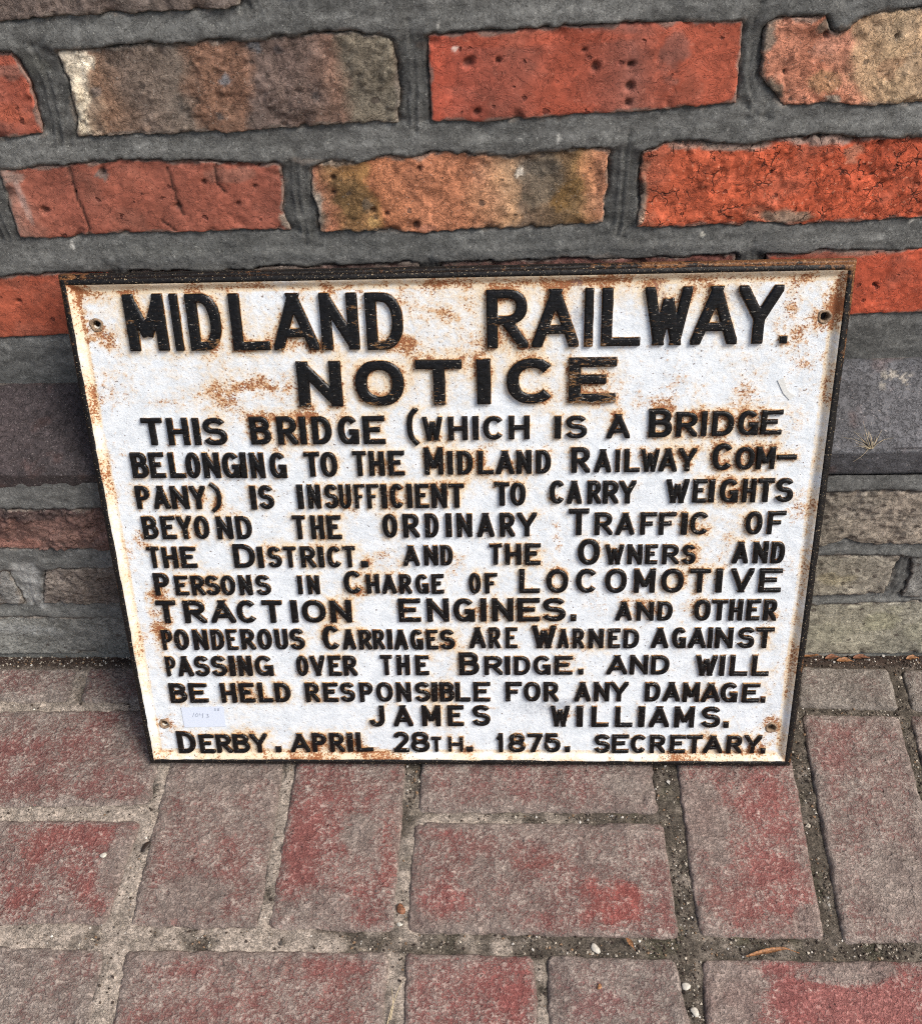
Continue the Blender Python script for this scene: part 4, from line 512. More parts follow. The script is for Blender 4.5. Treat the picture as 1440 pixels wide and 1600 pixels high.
def mortar(plane, x0, x1, z0, z1, step, seed, outs, yoff=0):
    xs = np.arange(x0, x1+step, step); zs = np.arange(z0, z1+1e-6, step); X, Z = np.meshgrid(xs, zs, indexing='ij')
    d = dist_outlines(X, Z, outs); yp = -P if plane else 0
    q = .005; gd = dist_outlines(X, Z+q, outs)-dist_outlines(X, Z-q, outs); g = sst(-.006, .008, gd)     # 1 next to the brick below
    hx = dist_outlines(X+q, Z, outs); hm = dist_outlines(X-q, Z, outs); hc = np.maximum(np.abs(hx-hm), 2*d-hx-hm); vc = np.maximum(np.abs(gd), 0)
    perp = sst(.0, .0022, np.minimum(np.abs(hx-d), np.abs(hm-d))-.5*np.abs(gd)+.0005*fbm(X, Z, .006, 3, seed+8))*sst(.022, .014, d)
    lip = sst(-.35, .35, fbm(X, Z, .025, 4, seed)+.1)
    y = yp+yoff+.0012-.0010*sst(.0, .010, d)-.0034*g*np.exp(-np.maximum(d-.0015, 0)/.010)+fbm(X, Z, .03, 3, seed+1)*.0011+fbm(X*.5, Z, .005, 4, seed+2)*.0006
    y = y+perp*.0016*(1-g)
    y = y+.0046*(.2+.8*lip*(.4+.6*g))*(1-sst(.0, .0012+.0010*lip, d+fbm(X, Z, .005, 4, seed+3, .65)*.0016))
    y = np.where(d < -.0015, yp+.009, y)
    n = fbm(X, Z, .06, 4, seed+4)[..., None]; n2 = fbm(X*.35, Z, .006, 4, seed+5)[..., None]
    col = lin((107, 107, 104))*(1+.30*n+.28*n2)
    col = col*(1-.28*perp[..., None])
    ed = (sst(.1, .35, fbm(X, Z, .010, 5, seed+6, .7)+.42-d/.004)*.6)[..., None]; col = col*(1-ed)+lin((126, 116, 106))*ed
    hl = (sst(.05, .0, np.abs(fbm(X, Z*1.6, .045, 4, seed+7)))*sst(.1, .4, fbm(X, Z, .05, 2, seed+9))*.0)[..., None]
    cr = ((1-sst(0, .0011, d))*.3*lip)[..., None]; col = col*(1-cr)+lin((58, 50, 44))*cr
    if plane: low = sst(.12, .02, Z)[..., None]*.25; col = col*(1-low)+lin((108, 108, 98))*low
    col = apply_blobs(col, X, Z, D['flecks'] if not plane else D['flecks2'], seed+30)
    V = np.stack([X, y, Z], -1).reshape(-1, 3); keep = (d < -.004); keep = ~(keep[:-1, :-1] & keep[1:, 1:]); F = grid_faces(len(xs), len(zs), keep=keep)
    V, F, C = compact(V, F, col.reshape(-1, 3)); return link('mortar', mesh('mortar', V, F, C), wall, M['mortar'])
mortar(0, -.46, .46, .2955-.012, .66, .0016, 500, bedges[0])
mortar(1, -.52, .52, -.03, .2435, .0018, 520, bedges[1])
def coarse_mortar(x0, x1, z0, z1, y, step=.012):
    xs = np.linspace(x0, x1, max(2, int((x1-x0)/step))); zs = np.linspace(z0, z1, max(2, int((z1-z0)/step))); X, Z = np.meshgrid(xs, zs, indexing='ij')
    V = np.stack([X, y+fbm(X, Z, .05, 3, 7)*.001, Z], -1).reshape(-1, 3); link('mortar', mesh('mortar', V, grid_faces(len(xs), len(zs)), np.tile(lin((103, 103, 99)), (len(V), 1))), wall, M['mortar'])
coarse_mortar(-1.1, -.459, .2835, 1.1, .0015); coarse_mortar(.459, 1.1, .2835, 1.1, .0015); coarse_mortar(-.459, .459, .66, 1.1, .0015)
coarse_mortar(-1.1, -.519, -.03, .2435, -P+.0015); coarse_mortar(.519, 1.1, -.03, .2435, -P+.0015)
# mortar in the joints between the plinth bricks, following their slope
_x = np.arange(-.7, .7, .004); X, Tm = np.meshgrid(_x, np.linspace(0, 1, 34), indexing='ij')
_zt = np.interp(X, [-.35, .38], [.289, .3015])-.0035; _za = np.interp(X, [-.35, .38], [.252, .266])-.0035; k1 = np.clip(Tm/.75, 0, 1); k2 = np.clip((Tm-.75)/.25, 0, 1)
Y = .0005+(-P+.0030)*k1+fbm(X, Tm*.1, .01, 3, 3)*.0008; Z = _zt*(1-k1)+_za*k1-k2*.030
link('mortar', mesh('mortar', np.stack([X, Y, Z], -1).reshape(-1, 3), grid_faces(len(_x), 34), np.tile(lin((98, 94, 90)), (X.size, 1))), wall, M['mortar'])

# ------------------------------------------------------------------ pavement
pout = []; pavement_children = []
def paver(b, idx, step=.0019):
    q = np.array(b['q']); q = q+np.sign(q-q.mean(0))*.0015; TL, TR, BR, BL = q; w = np.hypot(*(TR-TL)); h = np.hypot(*(TL-BL)); seed = 700+idx*11
    s = params(w, step, (0, .0006, .0014, .0026, .004)); t = params(h, step, (0, .0006, .0014, .0026, .004))
    S_, T_ = np.meshgrid(s, t, indexing='ij'); s3, t3 = S_[..., None], T_[..., None]
    g = (1-s3)*(1-t3)*BL+s3*(1-t3)*BR+(1-s3)*t3*TL+s3*t3*TR; x, y = g[..., 0], g[..., 1]
    ex = np.minimum(S_, 1-S_)*w; ey = np.minimum(T_, 1-T_)*h
    rc = .0045; e = np.where((ex < rc) & (ey < rc), rc-np.hypot(rc-ex, rc-ey), np.minimum(ex, ey))
    cx, cy = q.mean(0); en = fbm(x, y, .012, 5, seed, .65)*.0013
    x = x+en*np.exp(-ex/.008)*np.sign(x-cx); y = y+en*np.exp(-ey/.008)*np.sign(y-cy)
    cr = np.clip(rc-ex, 0, rc)*np.clip(rc-ey, 0, rc)/rc/rc*.0016; x = x-cr*np.sign(x-cx); y = y-cr*np.sign(y-cy)
    z = .0008*fbm(x, y, .06, 3, seed+1)+.0014*fbm(x, y*.8, .014, 5, seed+2, .68)+.0009*fbm(x, y, .005, 3, seed+5, .6)-.0042*np.exp(-np.maximum(e, 0)/.0011)*(1+.5*fbm(x, y, .01, 3, seed+3))-.0007*sst(.008, 0, e)
    z = z-.0022*sst(.25, .6, fbm(x, y, .016, 3, seed+8))*np.exp(-e/.008)+.0012*sst(.35, .6, fbm(x, y, .022, 4, seed+9))
    # dust share and clay colour
    cs = sorted(b['cols'], key=lambda c: (c[0][0]-c[0][1])); clay = cs[-1][0]; dustw = cs[0][1]/(cs[0][1]+cs[-1][1])
    dust = .24+.42*dustw+.22*fbm(x, y, .06, 4, seed+4)+.16*fbm(x, y, .012, 4, seed+6); col = np.tile(lin(clay), x.shape+(1,))*(1+.3*fbm(x, y, .02, 4, seed+7)[..., None])
    for i, (bx, by, rx, ry, c, a) in enumerate(b['bl']):
        d = np.hypot((x-bx)/rx, (y-by)/ry)+fbm(x, y, max(rx, ry)*.7, 4, seed+20+i, .6)*.8; m = a*(1-sst(.5, 1.2, d))
        if c[0]-c[1] > 30: dust = dust-.25*m; col = col*(1-.7*m[..., None])+tone(lin(c), .85, 1.)*.9*.7*m[..., None]
        else: dust = dust+.34*m
    dust = dust+.3*np.exp(-e/.005)
    nu, nv = x.shape; V = np.stack([x, y, z], -1).reshape(-1, 3)
    ring = np.r_[np.arange(nu)*nv, (nu-1)*nv+np.arange(1, nv), (np.arange(nu-1)[::-1])*nv+nv-1, np.arange(1, nv-1)[::-1]]
    back = V[ring].copy(); back[:, 2] = -.02; n0 = len(V); m = len(ring); r2 = n0+np.arange(m); sides = np.stack([ring, np.roll(ring, -1), np.roll(r2, -1), r2], -1)[:, ::-1]
    V2 = np.vstack([V, back]); ms = np.zeros((len(V), 3)); ms[:, 0] = dust.ravel()
    me = mesh('paver', V2, np.vstack([grid_faces(nu, nv), sides]), np.vstack([col.reshape(-1, 3), col.reshape(-1, 3)[ring]]), {'mask': np.vstack([ms, ms[ring]])})
    o = link('paver', me, None, M['paver'])
    if len(b['lab']) > 4: o['label'] = b['lab']
    pout.append(V[ring][:, :2]); pavement_children.append(o)
for i, b in enumerate(D['pavers']): paver(b, i)
# the same basket weave carried on beyond the frame, coarser
def plain_paver(x0, x1, y0, y1):
    j = lambda: random.uniform(-.0015, .0015)
    a = random.random()
    paver(dict(lab='', q=[(x0+j(), y1+j()), (x1+j(), y1+j()), (x1+j(), y0+j()), (x0+j(), y0+j())], cols=[((168, 84, 80), .25+.3*a), ((128, 115, 106), .75-.3*a)], bl=[]), len(pout), step=.007)
XS = [-.252+.2265*i for i in range(-2, 5)]; YS = [-.344, -.556, -.780]; G_ = .0055
for i in range(-3, 4):
    for r, (yt, yb) in enumerate([(-.131, -.344), (-.344, -.560), (-.560, -.785)]):
        x0 = -.252+.2265*i; x1 = x0+.2265
        if r == 0 and -1 <= i <= 2: continue
        if r == 1 and 0 <= i <= 2: continue
        if r == 1 and i == -1:
            plain_paver(x0+G_, x0+.108, yb+G_, yt-.013); continue
        if (i+r) % 2: ym = (yt+yb)/2; plain_paver(x0+G_, x1-G_, ym+G_, yt-G_); plain_paver(x0+G_, x1-G_, yb+G_, ym-G_)
        else: xm = (x0+x1)/2; plain_paver(x0+G_, xm-G_, yb+G_, yt-G_); plain_paver(xm+G_, x1-G_, yb+G_, yt-G_)
for x in (-.93, -.72,): plain_paver(x, x+.2, -.125, -.084)
for x in (.70, .91): plain_paver(x, x+.2, -.125, -.084)

def bed():
    step = .0021; xs = np.arange(-.52, .54, step); ys = np.arange(-.60, -P+.006, step); X, Y = np.meshgrid(xs, ys, indexing='ij'); d = dist_outlines(X, Y, pout, .02)
    n = fbm(X, Y, .03, 4, 800); n1 = fbm(X, Y, .008, 4, 801, .6)
    pale = sst(-.25, .3, n*.9-(X+.02)*2.2-.25*np.exp(-((Y+.12)/.05)**2)); wallside = sst(-.090, -.078, Y)
    pale = pale*(1-wallside)
    z = -.0036+pale*.0022*np.clip(.3+1.4*fbm(X, Y, .04, 3, 803)+.4, 0, 1)+n1*.0014+fbm(X, Y, .0035, 3, 804)*.0008+wallside*.003-.0007*sst(.002, 0, d)
    z = np.where(d < -.003, -.016, z)
    moss = sst(.1, .4, fbm(X, Y, .03, 4, 806))*sst(-.05, .1, X)*.5
    cp = lin((170, 157, 144)); cd = lin((88, 80, 70)); cm = lin((84, 82, 62)); cw = lin((66, 52, 44))
    k = np.clip(pale+fbm(X, Y, .01, 4, 805)*.5, 0, 1)[..., None]; col = cd*(1-k)+cp*k; m = (moss*(1-pale))[..., None]; col = col*(1-m)+cm*m; w = wallside[..., None]; col = col*(1-w)+cw*w
    col = col*(1+.3*n1[..., None])
    V = np.stack([X, Y, z], -1).reshape(-1, 3); dead = d < -.006; keep = ~(dead[:-1, :-1] & dead[1:, 1:] & dead[1:, :-1] & dead[:-1, 1:]); F = grid_faces(len(xs), len(ys), keep=keep)
    V, F, C = compact(V, F, col.reshape(-1, 3)); return link('pavement', mesh('pavement', V, F, C), None, M['bed']), (X, Y, d, pale, z)
pavement, (GX, GY, GD, GP, GZ) = bed(); pavement['kind'] = 'structure'; pavement['label'] = 'basket-weave pavement of dusty red clay pavers with sandy joints'
for o in pavement_children: o.parent = pavement
gs = np.linspace(-3, 3, 60); X, Y = np.meshgrid(gs, np.linspace(-5, .3, 50), indexing='ij')
ground = link('ground', mesh('ground', np.stack([X, Y, X*0-.022], -1).reshape(-1, 3), grid_faces(60, 50), np.tile(lin((110, 100, 90)), (X.size, 1))), None, M['bed']); ground['kind'] = 'structure'

# grit lying in the joints
def grit():
    base = np.array([(1, 0, 0), (-1, 0, 0), (0, 1, 0), (0, -1, 0), (0, 0, 1), (0, 0, -1)], float); f = np.array([(0, 2, 4), (2, 1, 4), (1, 3, 4), (3, 0, 4), (2, 0, 5), (1, 2, 5), (3, 1, 5), (0, 3, 5)])
    r = np.random.default_rng(9); ok = np.nonzero(((GD > .0006) & (GD < .019)).ravel())[0]; wgt = (.25+1.2*(1-GP.ravel()[ok]))*np.clip(.3+1.6*(fbm(GX.ravel()[ok], GY.ravel()[ok], .03, 3, 850)+.4), .02, 3)
    ids = r.choice(ok, 8000, p=wgt/wgt.sum()); st_ = .0021; Vs, Fs, Cs = [], [], []
    pal_ = lin([(176, 166, 150), (120, 108, 96), (70, 60, 52), (210, 204, 194), (134, 108, 84), (90, 84, 78), (58, 48, 42)]); pp = [.17, .18, .22, .06, .09, .1, .18]
    for k, i in enumerate(ids):
        s_ = .00045+.0011*r.random()**2; 
        if r.random() < .02: s_ *= 1.7
        a = r.normal(size=(3, 3)); qq, _ = np.linalg.qr(a); v = (base*(s_*(.6+.7*r.random((6, 3)))))@qq; v[:, 2] *= .8
        v += (GX.flat[i]+r.uniform(-st_/2, st_/2), GY.flat[i]+r.uniform(-st_/2, st_/2), GZ.flat[i]+s_*.35); Vs.append(v); Fs.append(f+6*k); Cs.append(np.tile(pal_[r.choice(7, p=pp)]*r.uniform(.8, 1.15), (6, 1)))
    o = link('grit', mesh('grit', np.vstack(Vs), np.vstack(Fs), np.vstack(Cs), smooth=False), None, M['stone']); o['kind'] = 'stuff'; o['label'] = 'loose sand grains and tiny stones in the pavement joints'; o['category'] = 'grit'
grit()

# ------------------------------------------------------------------ the iron notice
SG = D['SG']; H = SG['H']; Wd = SG['W']; zt = math.sqrt(H*H-SG['b']**2)
up = Vector((0, SG['b']/H, zt/H)); nn = Vector((0, -zt/H, SG['b']/H))
sign = empty('cast_iron_notice', 'white cast-iron railway notice with raised black lettering and rusty edges leaning against the wall', 'sign')
sign.matrix_world = Matrix(((1, 0, 0, SG['sx']), (0, up.y, nn.y, -SG['t']-SG['b']-.0005), (0, up.z, nn.z, .0016), (0, 0, 0, 1)))
def arc(cx, cy, rx, ry, a0, a1, n=14, p=2.25):
    o = []
    for i in range(n+1):
        a = math.radians(a0+(a1-a0)*i/n); c, s = math.cos(a), math.sin(a); o.append((cx+rx*math.copysign(abs(c)**(2/p), c), cy+ry*math.copysign(abs(s)**(2/p), s)))
    return o
stem = [(0, 0), (0, 1)]
GL = {
 'A': [[(0, 0), (.5, 1)], [(.5, 1), (1, 0)], [(.18, .27), (.82, .27)]],
 'B': [stem, [(0, 1), (.5, 1)]+arc(.5, .77, .42, .23, 90, -90)+[(0, .54)], [(0, .54), (.52, .54)]+arc(.52, .27, .48, .27, 90, -90)+[(0, 0)]],
 'C': [arc(.5, .5, .5, .5, 38, 322, 24)],
 'D': [stem, [(0, 1), (.35, 1)]+arc(.38, .5, .62, .5, 90, -90, 18)+[(0, 0)]],
 'E': [stem, [(0, 1), (1, 1)], [(0, .53), (.88, .53)], [(0, 0), (1, 0)]],
 'F': [stem, [(0, 1), (1, 1)], [(0, .5), (.85, .5)]],
 'G': [arc(.5, .5, .5, .5, 38, 345, 24), [(1, .42), (1, 0)], [(.55, .42), (1, .42)]],
 'H': [stem, [(1, 0), (1, 1)], [(0, .5), (1, .5)]],
 'I': [[(.5, 0), (.5, 1)]],
 'J': [[(1, 1), (1, .3)]+arc(.5, .3, .5, .3, 0, -170)],
 'L': [stem, [(0, 0), (1, 0)]],
 'M': [stem, [(1, 0), (1, 1)], [(0, 1), (.5, .22)], [(.5, .22), (1, 1)]],
 'N': [stem, [(1, 0), (1, 1)], [(0, 1), (1, 0)]],
 'O': [arc(.5, .5, .5, .5, 0, 360, 32)],
 'P': [stem, [(0, 1), (.5, 1)]+arc(.5, .73, .5, .27, 90, -90)+[(0, .46)]],
 'R': [stem, [(0, 1), (.5, 1)]+arc(.5, .74, .46, .26, 90, -90)+[(0, .48)], [(.42, .48), (1, 0)]],
 'S': [arc(.5, .76, .47, .24, 18, 270, 18)+arc(.5, .26, .5, .26, 90, -165, 18)[1:]],
 'T': [[(0, 1), (1, 1)], [(.5, 0), (.5, 1)]],
 'U': [[(0, 1), (0, .3)]+arc(.5, .3, .5, .3, 180, 360)+[(1, 1)]],
 'V': [[(0, 1), (.5, 0)], [(1, 1), (.5, 0)]],
 'W': [[(0, 1), (.26, 0)], [(.26, 0), (.5, .84)], [(.5, .84), (.74, 0)], [(.74, 0), (1, 1)]],
 'Y': [[(0, 1), (.5, .42)], [(1, 1), (.5, .42)], [(.5, .5), (.5, 0)]],
 '(': [arc(1.0, .5, 1.0, .60, 112, 248)], ')': [arc(0, .5, 1.0, .60, 68, -68)],
 '1': [[(.8, 0), (.8, 1)], [(.8, .93), (.1, .70)]],
 '2': [arc(.5, .72, .48, .28, 165, -30)+[(.02, .0)], [(0, 0), (1, 0)]],
 '5': [[(.95, 1), (.12, 1)], [(.12, 1), (.06, .55)], arc(.48, .32, .52, .32, 125, -160, 18)],
 '7': [[(0, 1), (1, 1)], [(1, 1), (.35, 0)]],
 '8': [arc(.5, .76, .43, .24, 0, 360, 24), arc(.5, .26, .5, .26, 0, 360, 24)]}
def glyph_sdf(ch, px, py, w, h, s):
    box = np.maximum(np.maximum(-px, px-w), np.maximum(-py, py-h))
    if ch in '.-': return box
    hz = .80
    if ch == 'I': s = w
    elif ch in 'W': s = min(s, w*.225)
    elif ch in 'M': s = min(s, w*.27)
    elif ch == '1': s = min(s, w*.5)
    elif ch in '()': s = min(s*.85, w*.45)
    else: s = min(s, w*.36)
    ix, iy = s/2, s*hz/2; best = np.full(px.shape, 1.)
    for st in GL[ch]:
        q = np.array(st, float); closed = len(q) > 3 and np.allclose(q[0], q[-1]); Q = np.stack([ix+q[:, 0]*(w-2*ix), iy+q[:, 1]*(h-2*iy)], -1)
        if len(Q) == 2 and abs(q[0, 0]-q[1, 0]) > .05 and abs(q[0, 1]-q[1, 1]) > .3 and ch in 'AVWMNY7':   # diagonals reach the full height
            pass
        d_ = np.gradient(Q, axis=0); tl = np.hypot(d_[:, 0], d_[:, 1])+1e-12; rad = s/2*(hz+(1-hz)*np.abs(d_[:, 1])/tl)
        cuts = []
        if not closed:
            for e, nb in ((0, 1), (-1, -2)):
                t = Q[e]-Q[nb]; t = t/(np.hypot(*t)+1e-12); nrm = np.array([(q[e, 0] >= .999)*1.-(q[e, 0] <= .001)*1., (q[e, 1] >= .999)*1.-(q[e, 1] <= .001)*1.])
                if t@nrm > .3: Q[e] = Q[e]+t*s*1.2
                cuts.append((Q[e].copy(), t, e))
        cum = np.r_[0, np.cumsum(np.hypot(*(Q[1:]-Q[:-1]).T))]; cuts = [(c, t, cum if e == 0 else cum[-1]-cum) for c, t, e in cuts]
        for i in range(len(Q)-1):
            a, b = Q[i], Q[i+1]; dx, dy = b-a; L2 = dx*dx+dy*dy+1e-18; t = np.clip(((px-a[0])*dx+(py-a[1])*dy)/L2, 0, 1)
            d = np.hypot(px-a[0]-t*dx, py-a[1]-t*dy)-(rad[i]*(1-t)+rad[i+1]*t)
            for c, tt, pd in cuts:
                if min(pd[i], pd[i+1]) < s*.9: d = np.maximum(d, np.where((px-c[0])**2+(py-c[1])**2 < (s*1.3)**2, (px-c[0])*tt[0]+(py-c[1])*tt[1], -1.))
            best = np.minimum(best, d)
    if ch not in '()': best = np.maximum(best, box)
    return best
FACE = .0065
# plate face
st = .0012; us = np.arange(-Wd/2+.0058, Wd/2-.0058+1e-6, st); vs = np.arange(.0072, H-.0058, st); PU, PV = np.meshgrid(us, vs, indexing='ij')
LD = np.full(PU.shape, .02)
letters = [l for l in D['letters']]
def letter_geo(l):
    ch, u0, u1, v0, v1, sw = l; return ch, u0, v0, max(u1-u0, .001), max(v1-v0, .0008), sw*(v1-v0)
for l in letters:
    ch, u0, v0, w, h, s = letter_geo(l); mgn = .009
    i0, i1 = np.searchsorted(us, [u0-mgn, u0+w+mgn]); j0, j1 = np.searchsorted(vs, [v0-mgn, v0+h+mgn])
    LD[i0:i1, j0:j1] = np.minimum(LD[i0:i1, j0:j1], glyph_sdf(ch, PU[i0:i1, j0:j1]-u0, PV[i0:i1, j0:j1]-v0, w, h, s))
e = np.minimum(np.minimum(PU+Wd/2, Wd/2-PU), np.minimum(PV-.0016, H-PV))
wob = fbm(PU, PV, .05, 3, 901)*.0007; hh = FACE+.0043*(1-sst(.0062, .0118, e+wob))+fbm(PU, PV, .08, 3, 902)*.0003+fbm(PU, PV, .006, 4, 903)*.00012+.0005*np.exp(-np.maximum(LD, 0)/.0012)
n = fbm(PU, PV, .016, 5, 905, .62); n2 = fbm(PU, PV, .05, 4, 906)
rust = .11+.20*n+.12*n2+.07*sst(.25, .40, PV)+.05*sst(.0, .2, PU)
rust = rust+np.exp(-np.maximum(LD, 0)/.0022)*np.clip(.20+.75*n2+.6*n+.12*sst(-.05, .2, PU), .0, .8)*(LD < .014)
rust = rust+.22*np.exp(-np.maximum(e-.0125, 0)/.0035)*(e > .0122)*np.clip(.55+1.1*n, 0, 1.3)+(e < .0125)*(.10+.60*fbm(PU, PV, .03, 4, 907))+.3*np.exp(-np.abs(e-.0118)/.0012)*np.clip(.5+1.2*fbm(PU, PV, .02, 3, 908), 0, 1)
for (a, b, ru, rv, k) in D['rust']:
    d = np.hypot((PU-a)/ru, (PV-b)/rv); rust = rust+k*.72*np.exp(-d*d*1.1)*np.clip(.7+1.5*n, 0, 1.5)
grime = .12+.1*fbm(PU, PV, .03, 4, 909)+.16*np.exp(-np.maximum(LD, 0)/.0015)
for (a, b, ru, rv, k) in D['grime']:
    grime = grime+k*np.exp(-((PU-a)/ru)**2-((PV-b)/rv)**2)*np.clip(.9+1.5*fbm(PU, PV*3, .02, 4, 910), 0, 1.6)
cream = .09+.15*n2+.34*np.exp(-np.maximum(LD, 0)/.0045)*np.clip(.6+n2, 0, 1.2)+.3*(e < .014)+.12*sst(.25, .42, PV)
hd = np.min([np.hypot(PU-a, PV-b) for a, b in D['holes']], 0)
V = np.stack([PU, PV, hh], -1).reshape(-1, 3); dead = hd < .0036; keep = ~(dead[:-1, :-1] | dead[1:, 1:]); nu, nv = PU.shape
F = grid_faces(nu, nv, keep=keep); msk = np.stack([rust, grime, cream], -1).reshape(-1, 3)
# returns and back so that the plate is solid
bx = np.array([(-Wd/2+.004, .004, .0005), (Wd/2-.004, .004, .0005), (Wd/2-.004, H-.004, .0005), (-Wd/2+.004, H-.004, .0005)]); n0 = len(V)
F = np.vstack([F, [[n0+3, n0+2, n0+1, n0]]]); V = np.vstack([V, bx]); msk = np.vstack([msk, np.full((4, 3), .5)])
plate = link('plate', mesh('plate', V, F, None, {'mask': msk}), sign, M['white'])
# frame: ledge, step and raised black lip swept round the plate
prof = np.array([(.0, .0), (.0, .0035), (.0, .0066), (.0006, .0075), (.0014, .0078), (.0019, .0082), (.0023, .0104), (.0030, .0111), (.0048, .0113), (.0058, .0112), (.0064, .0106), (.0066, .0095)])
per = []
for a, b, nrm in (((-1, 0), (1, 0), (0, 1)), ((1, 0), (1, 1), (-1, 0)), ((1, 1), (-1, 1), (0, -1)), ((-1, 1), (-1, 0), (1, 0))):
    L_ = Wd if nrm[0] == 0 else H; k = int(L_/.0024)
    for i in range(k):
        t = i/k; per.append((a[0]*(1-t)+b[0]*t, a[1]*(1-t)+b[1]*t, nrm, i, k))
rows = []
for (a, b, nrm, i, k) in per:
    u, v = a*Wd/2, b*H; pr = []
    for (ee, hgt) in prof:
        uu = max(-Wd/2+ee, min(Wd/2-ee, u)); vv = max(ee, min(H-ee, v)); pr.append((uu+(nrm[0]*ee if i and abs(uu) > Wd/2-1e-9 else 0), vv, hgt))
    pr = [(-Wd/2+ee if u <= -Wd/2+ee else (Wd/2-ee if u >= Wd/2-ee else u), ee*1.25 if v <= ee*1.25 else (H-ee if v >= H-ee else v), hgt) for ee, hgt in prof]
    rows.append(pr)
R_ = np.array(rows); npf = len(prof); nr = len(R_); X, Y = R_[..., 0], R_[..., 1]
R_[..., 2] += np.where(prof[:, 1] > .005, fbm(X, Y, .01, 4, 920)*.0005+fbm(X, Y, .05, 3, 922)*.0004, 0)
ed = fbm(X, Y, .012, 4, 921)*.0004; R_[..., 0] += ed*(np.abs(X) > Wd/2-.004)*np.sign(X); R_[..., 1] += ed*(np.abs(Y-H/2) > H/2-.004)*np.sign(Y-H/2)*.6
i, j = np.meshgrid(np.arange(nr), np.arange(npf-1), indexing='ij'); a = i*npf+j; b = ((i+1) % nr)*npf+j; F = np.stack([a, b, b+1, a+1], -1).reshape(-1, 4)
fr = .06+.35*fbm(X, Y, .03, 4, 923)+np.where(prof[:, 0] < .0025, .22, 0)+.45*np.exp(-np.hypot(X-Wd/2, Y-H)/.03)+.3*np.exp(-np.hypot(X+Wd/2, Y-H)/.05)+.25*(prof[:, 0] > .006)
fr = fr+.35*np.exp(-np.abs(Y-H)/.004)*sst(.0, .2, X)+.25*np.exp(-np.abs(X-Wd/2)/.004)*sst(.33, .43, Y)+.35*np.exp(-np.hypot(X-Wd/2, Y)/.02)
link('frame', mesh('frame', R_.reshape(-1, 3), F, None, {'mask': np.repeat(fr.reshape(-1, 1), 3, 1)}), sign, M['frame'])

# raised letters
def letter_mesh(l, k, name):
    ch, u0, v0, w, h, s = letter_geo(l); g = max(.00042, h/48); mg = .0014; H0 = .0030 if h < .03 else .0034
    xs = np.arange(-mg, w+mg+g, g); ys = np.arange(-mg, h+mg+g, g)
    if ch in '()': ys = np.arange(-mg-h*.1, h*1.1+mg, g)
    X, Y = np.meshgrid(xs, ys, indexing='ij')
    wx = fbm(X+k*.37, Y, .008, 2, 3)*.00018; wy = fbm(X, Y+k*.53, .008, 2, 4)*.00018
    f = lambda x, y: glyph_sdf(ch, x+wx, y+wy, w, h, s)+(.00042 if h < .03 else .0004)
    d = f(X, Y); ep = g*.3; gx = (f(X+ep, Y)-f(X-ep, Y))/(2*ep); gy = (f(X, Y+ep)-f(X, Y-ep))/(2*ep); gl = np.hypot(gx, gy)+1e-6
    for lev in (0., .00095):      # pull nodes onto the shoulder and the foot of the slope
        near = np.abs(d-lev) < g*.55; sh = np.where(near, -(d-lev), 0)*.9; X = X+sh*gx/gl; Y = Y+sh*gy/gl; d = d+sh
    top = H0-.0003*np.exp(d/.0006)-fbm(X+k*.11, Y, .004, 3, 8)*.00018
    slope = H0*.97*(1-np.clip(d/.00095, 0, 1)); z = FACE+np.where(d <= 0, top, slope)-np.where(d > .00092, .0006, 0)
    V = np.stack([X+u0, Y+v0, z], -1).reshape(-1, 3); keep = d < .00105; kf = keep[:-1, :-1] | keep[1:, 1:] | keep[1:, :-1] | keep[:-1, 1:]; F = grid_faces(len(xs), len(ys), keep=kf)
    up_ = np.clip((z-FACE)/H0, 0, 1); paint = sst(.15, .72, up_)*.85+.10+.14*fbm(X+u0, Y+v0, .01, 3, 934)
    big = h > .025; wearv = .04+.24*fbm(X+u0, (Y+v0)*2, .02, 3, 930)+.06+(.08+.24*np.exp(-Y/h/.14)+.12*fbm(X+u0, (Y+v0)*3, .03, 3, 933) if big else 0)
    if ch in 'E' and big: wearv = wearv+.16
    if v1row(v0) and ch in '28TH' and abs(u0-.03) < .05: wearv = wearv+.22; paint = paint-.12
    V, F, msk = compact(V, F, np.stack([paint, wearv, paint*0], -1).reshape(-1, 3)); return V, F, msk
v1row = lambda v: v < .03
order = sorted(range(len(letters)), key=lambda i: -(letters[i][2]-letters[i][1])*(letters[i][4]-letters[i][3]))
nm = {'.': 'full_stop', '-': 'hyphen', '(': 'bracket', ')': 'bracket'}
cap = 0; rest = []
for i in order:
    l = letters[i]; ch = l[0]; name = nm.get(ch) or ('digit' if ch.isdigit() else 'letter')
    V, F, msk = letter_mesh(l, i, name)
    if name == 'letter':
        cap += 1
        if cap > 298: rest.append((V, F, msk)); continue
    link(name, mesh(name, V, F, None, {'mask': msk}), sign, M['black'])
o_, Vs, Fs, Ms = 0, [], [], []
for V, F, msk in rest: Vs.append(V); Fs.append(F+o_); Ms.append(msk); o_ += len(V)
o = link('small_lettering', mesh('small_lettering', np.vstack(Vs), np.vstack(Fs), None, {'mask': np.vstack(Ms)}), sign, M['black']); o['kind'] = 'stuff'; o['label'] = 'the narrowest raised black letters of the notice'

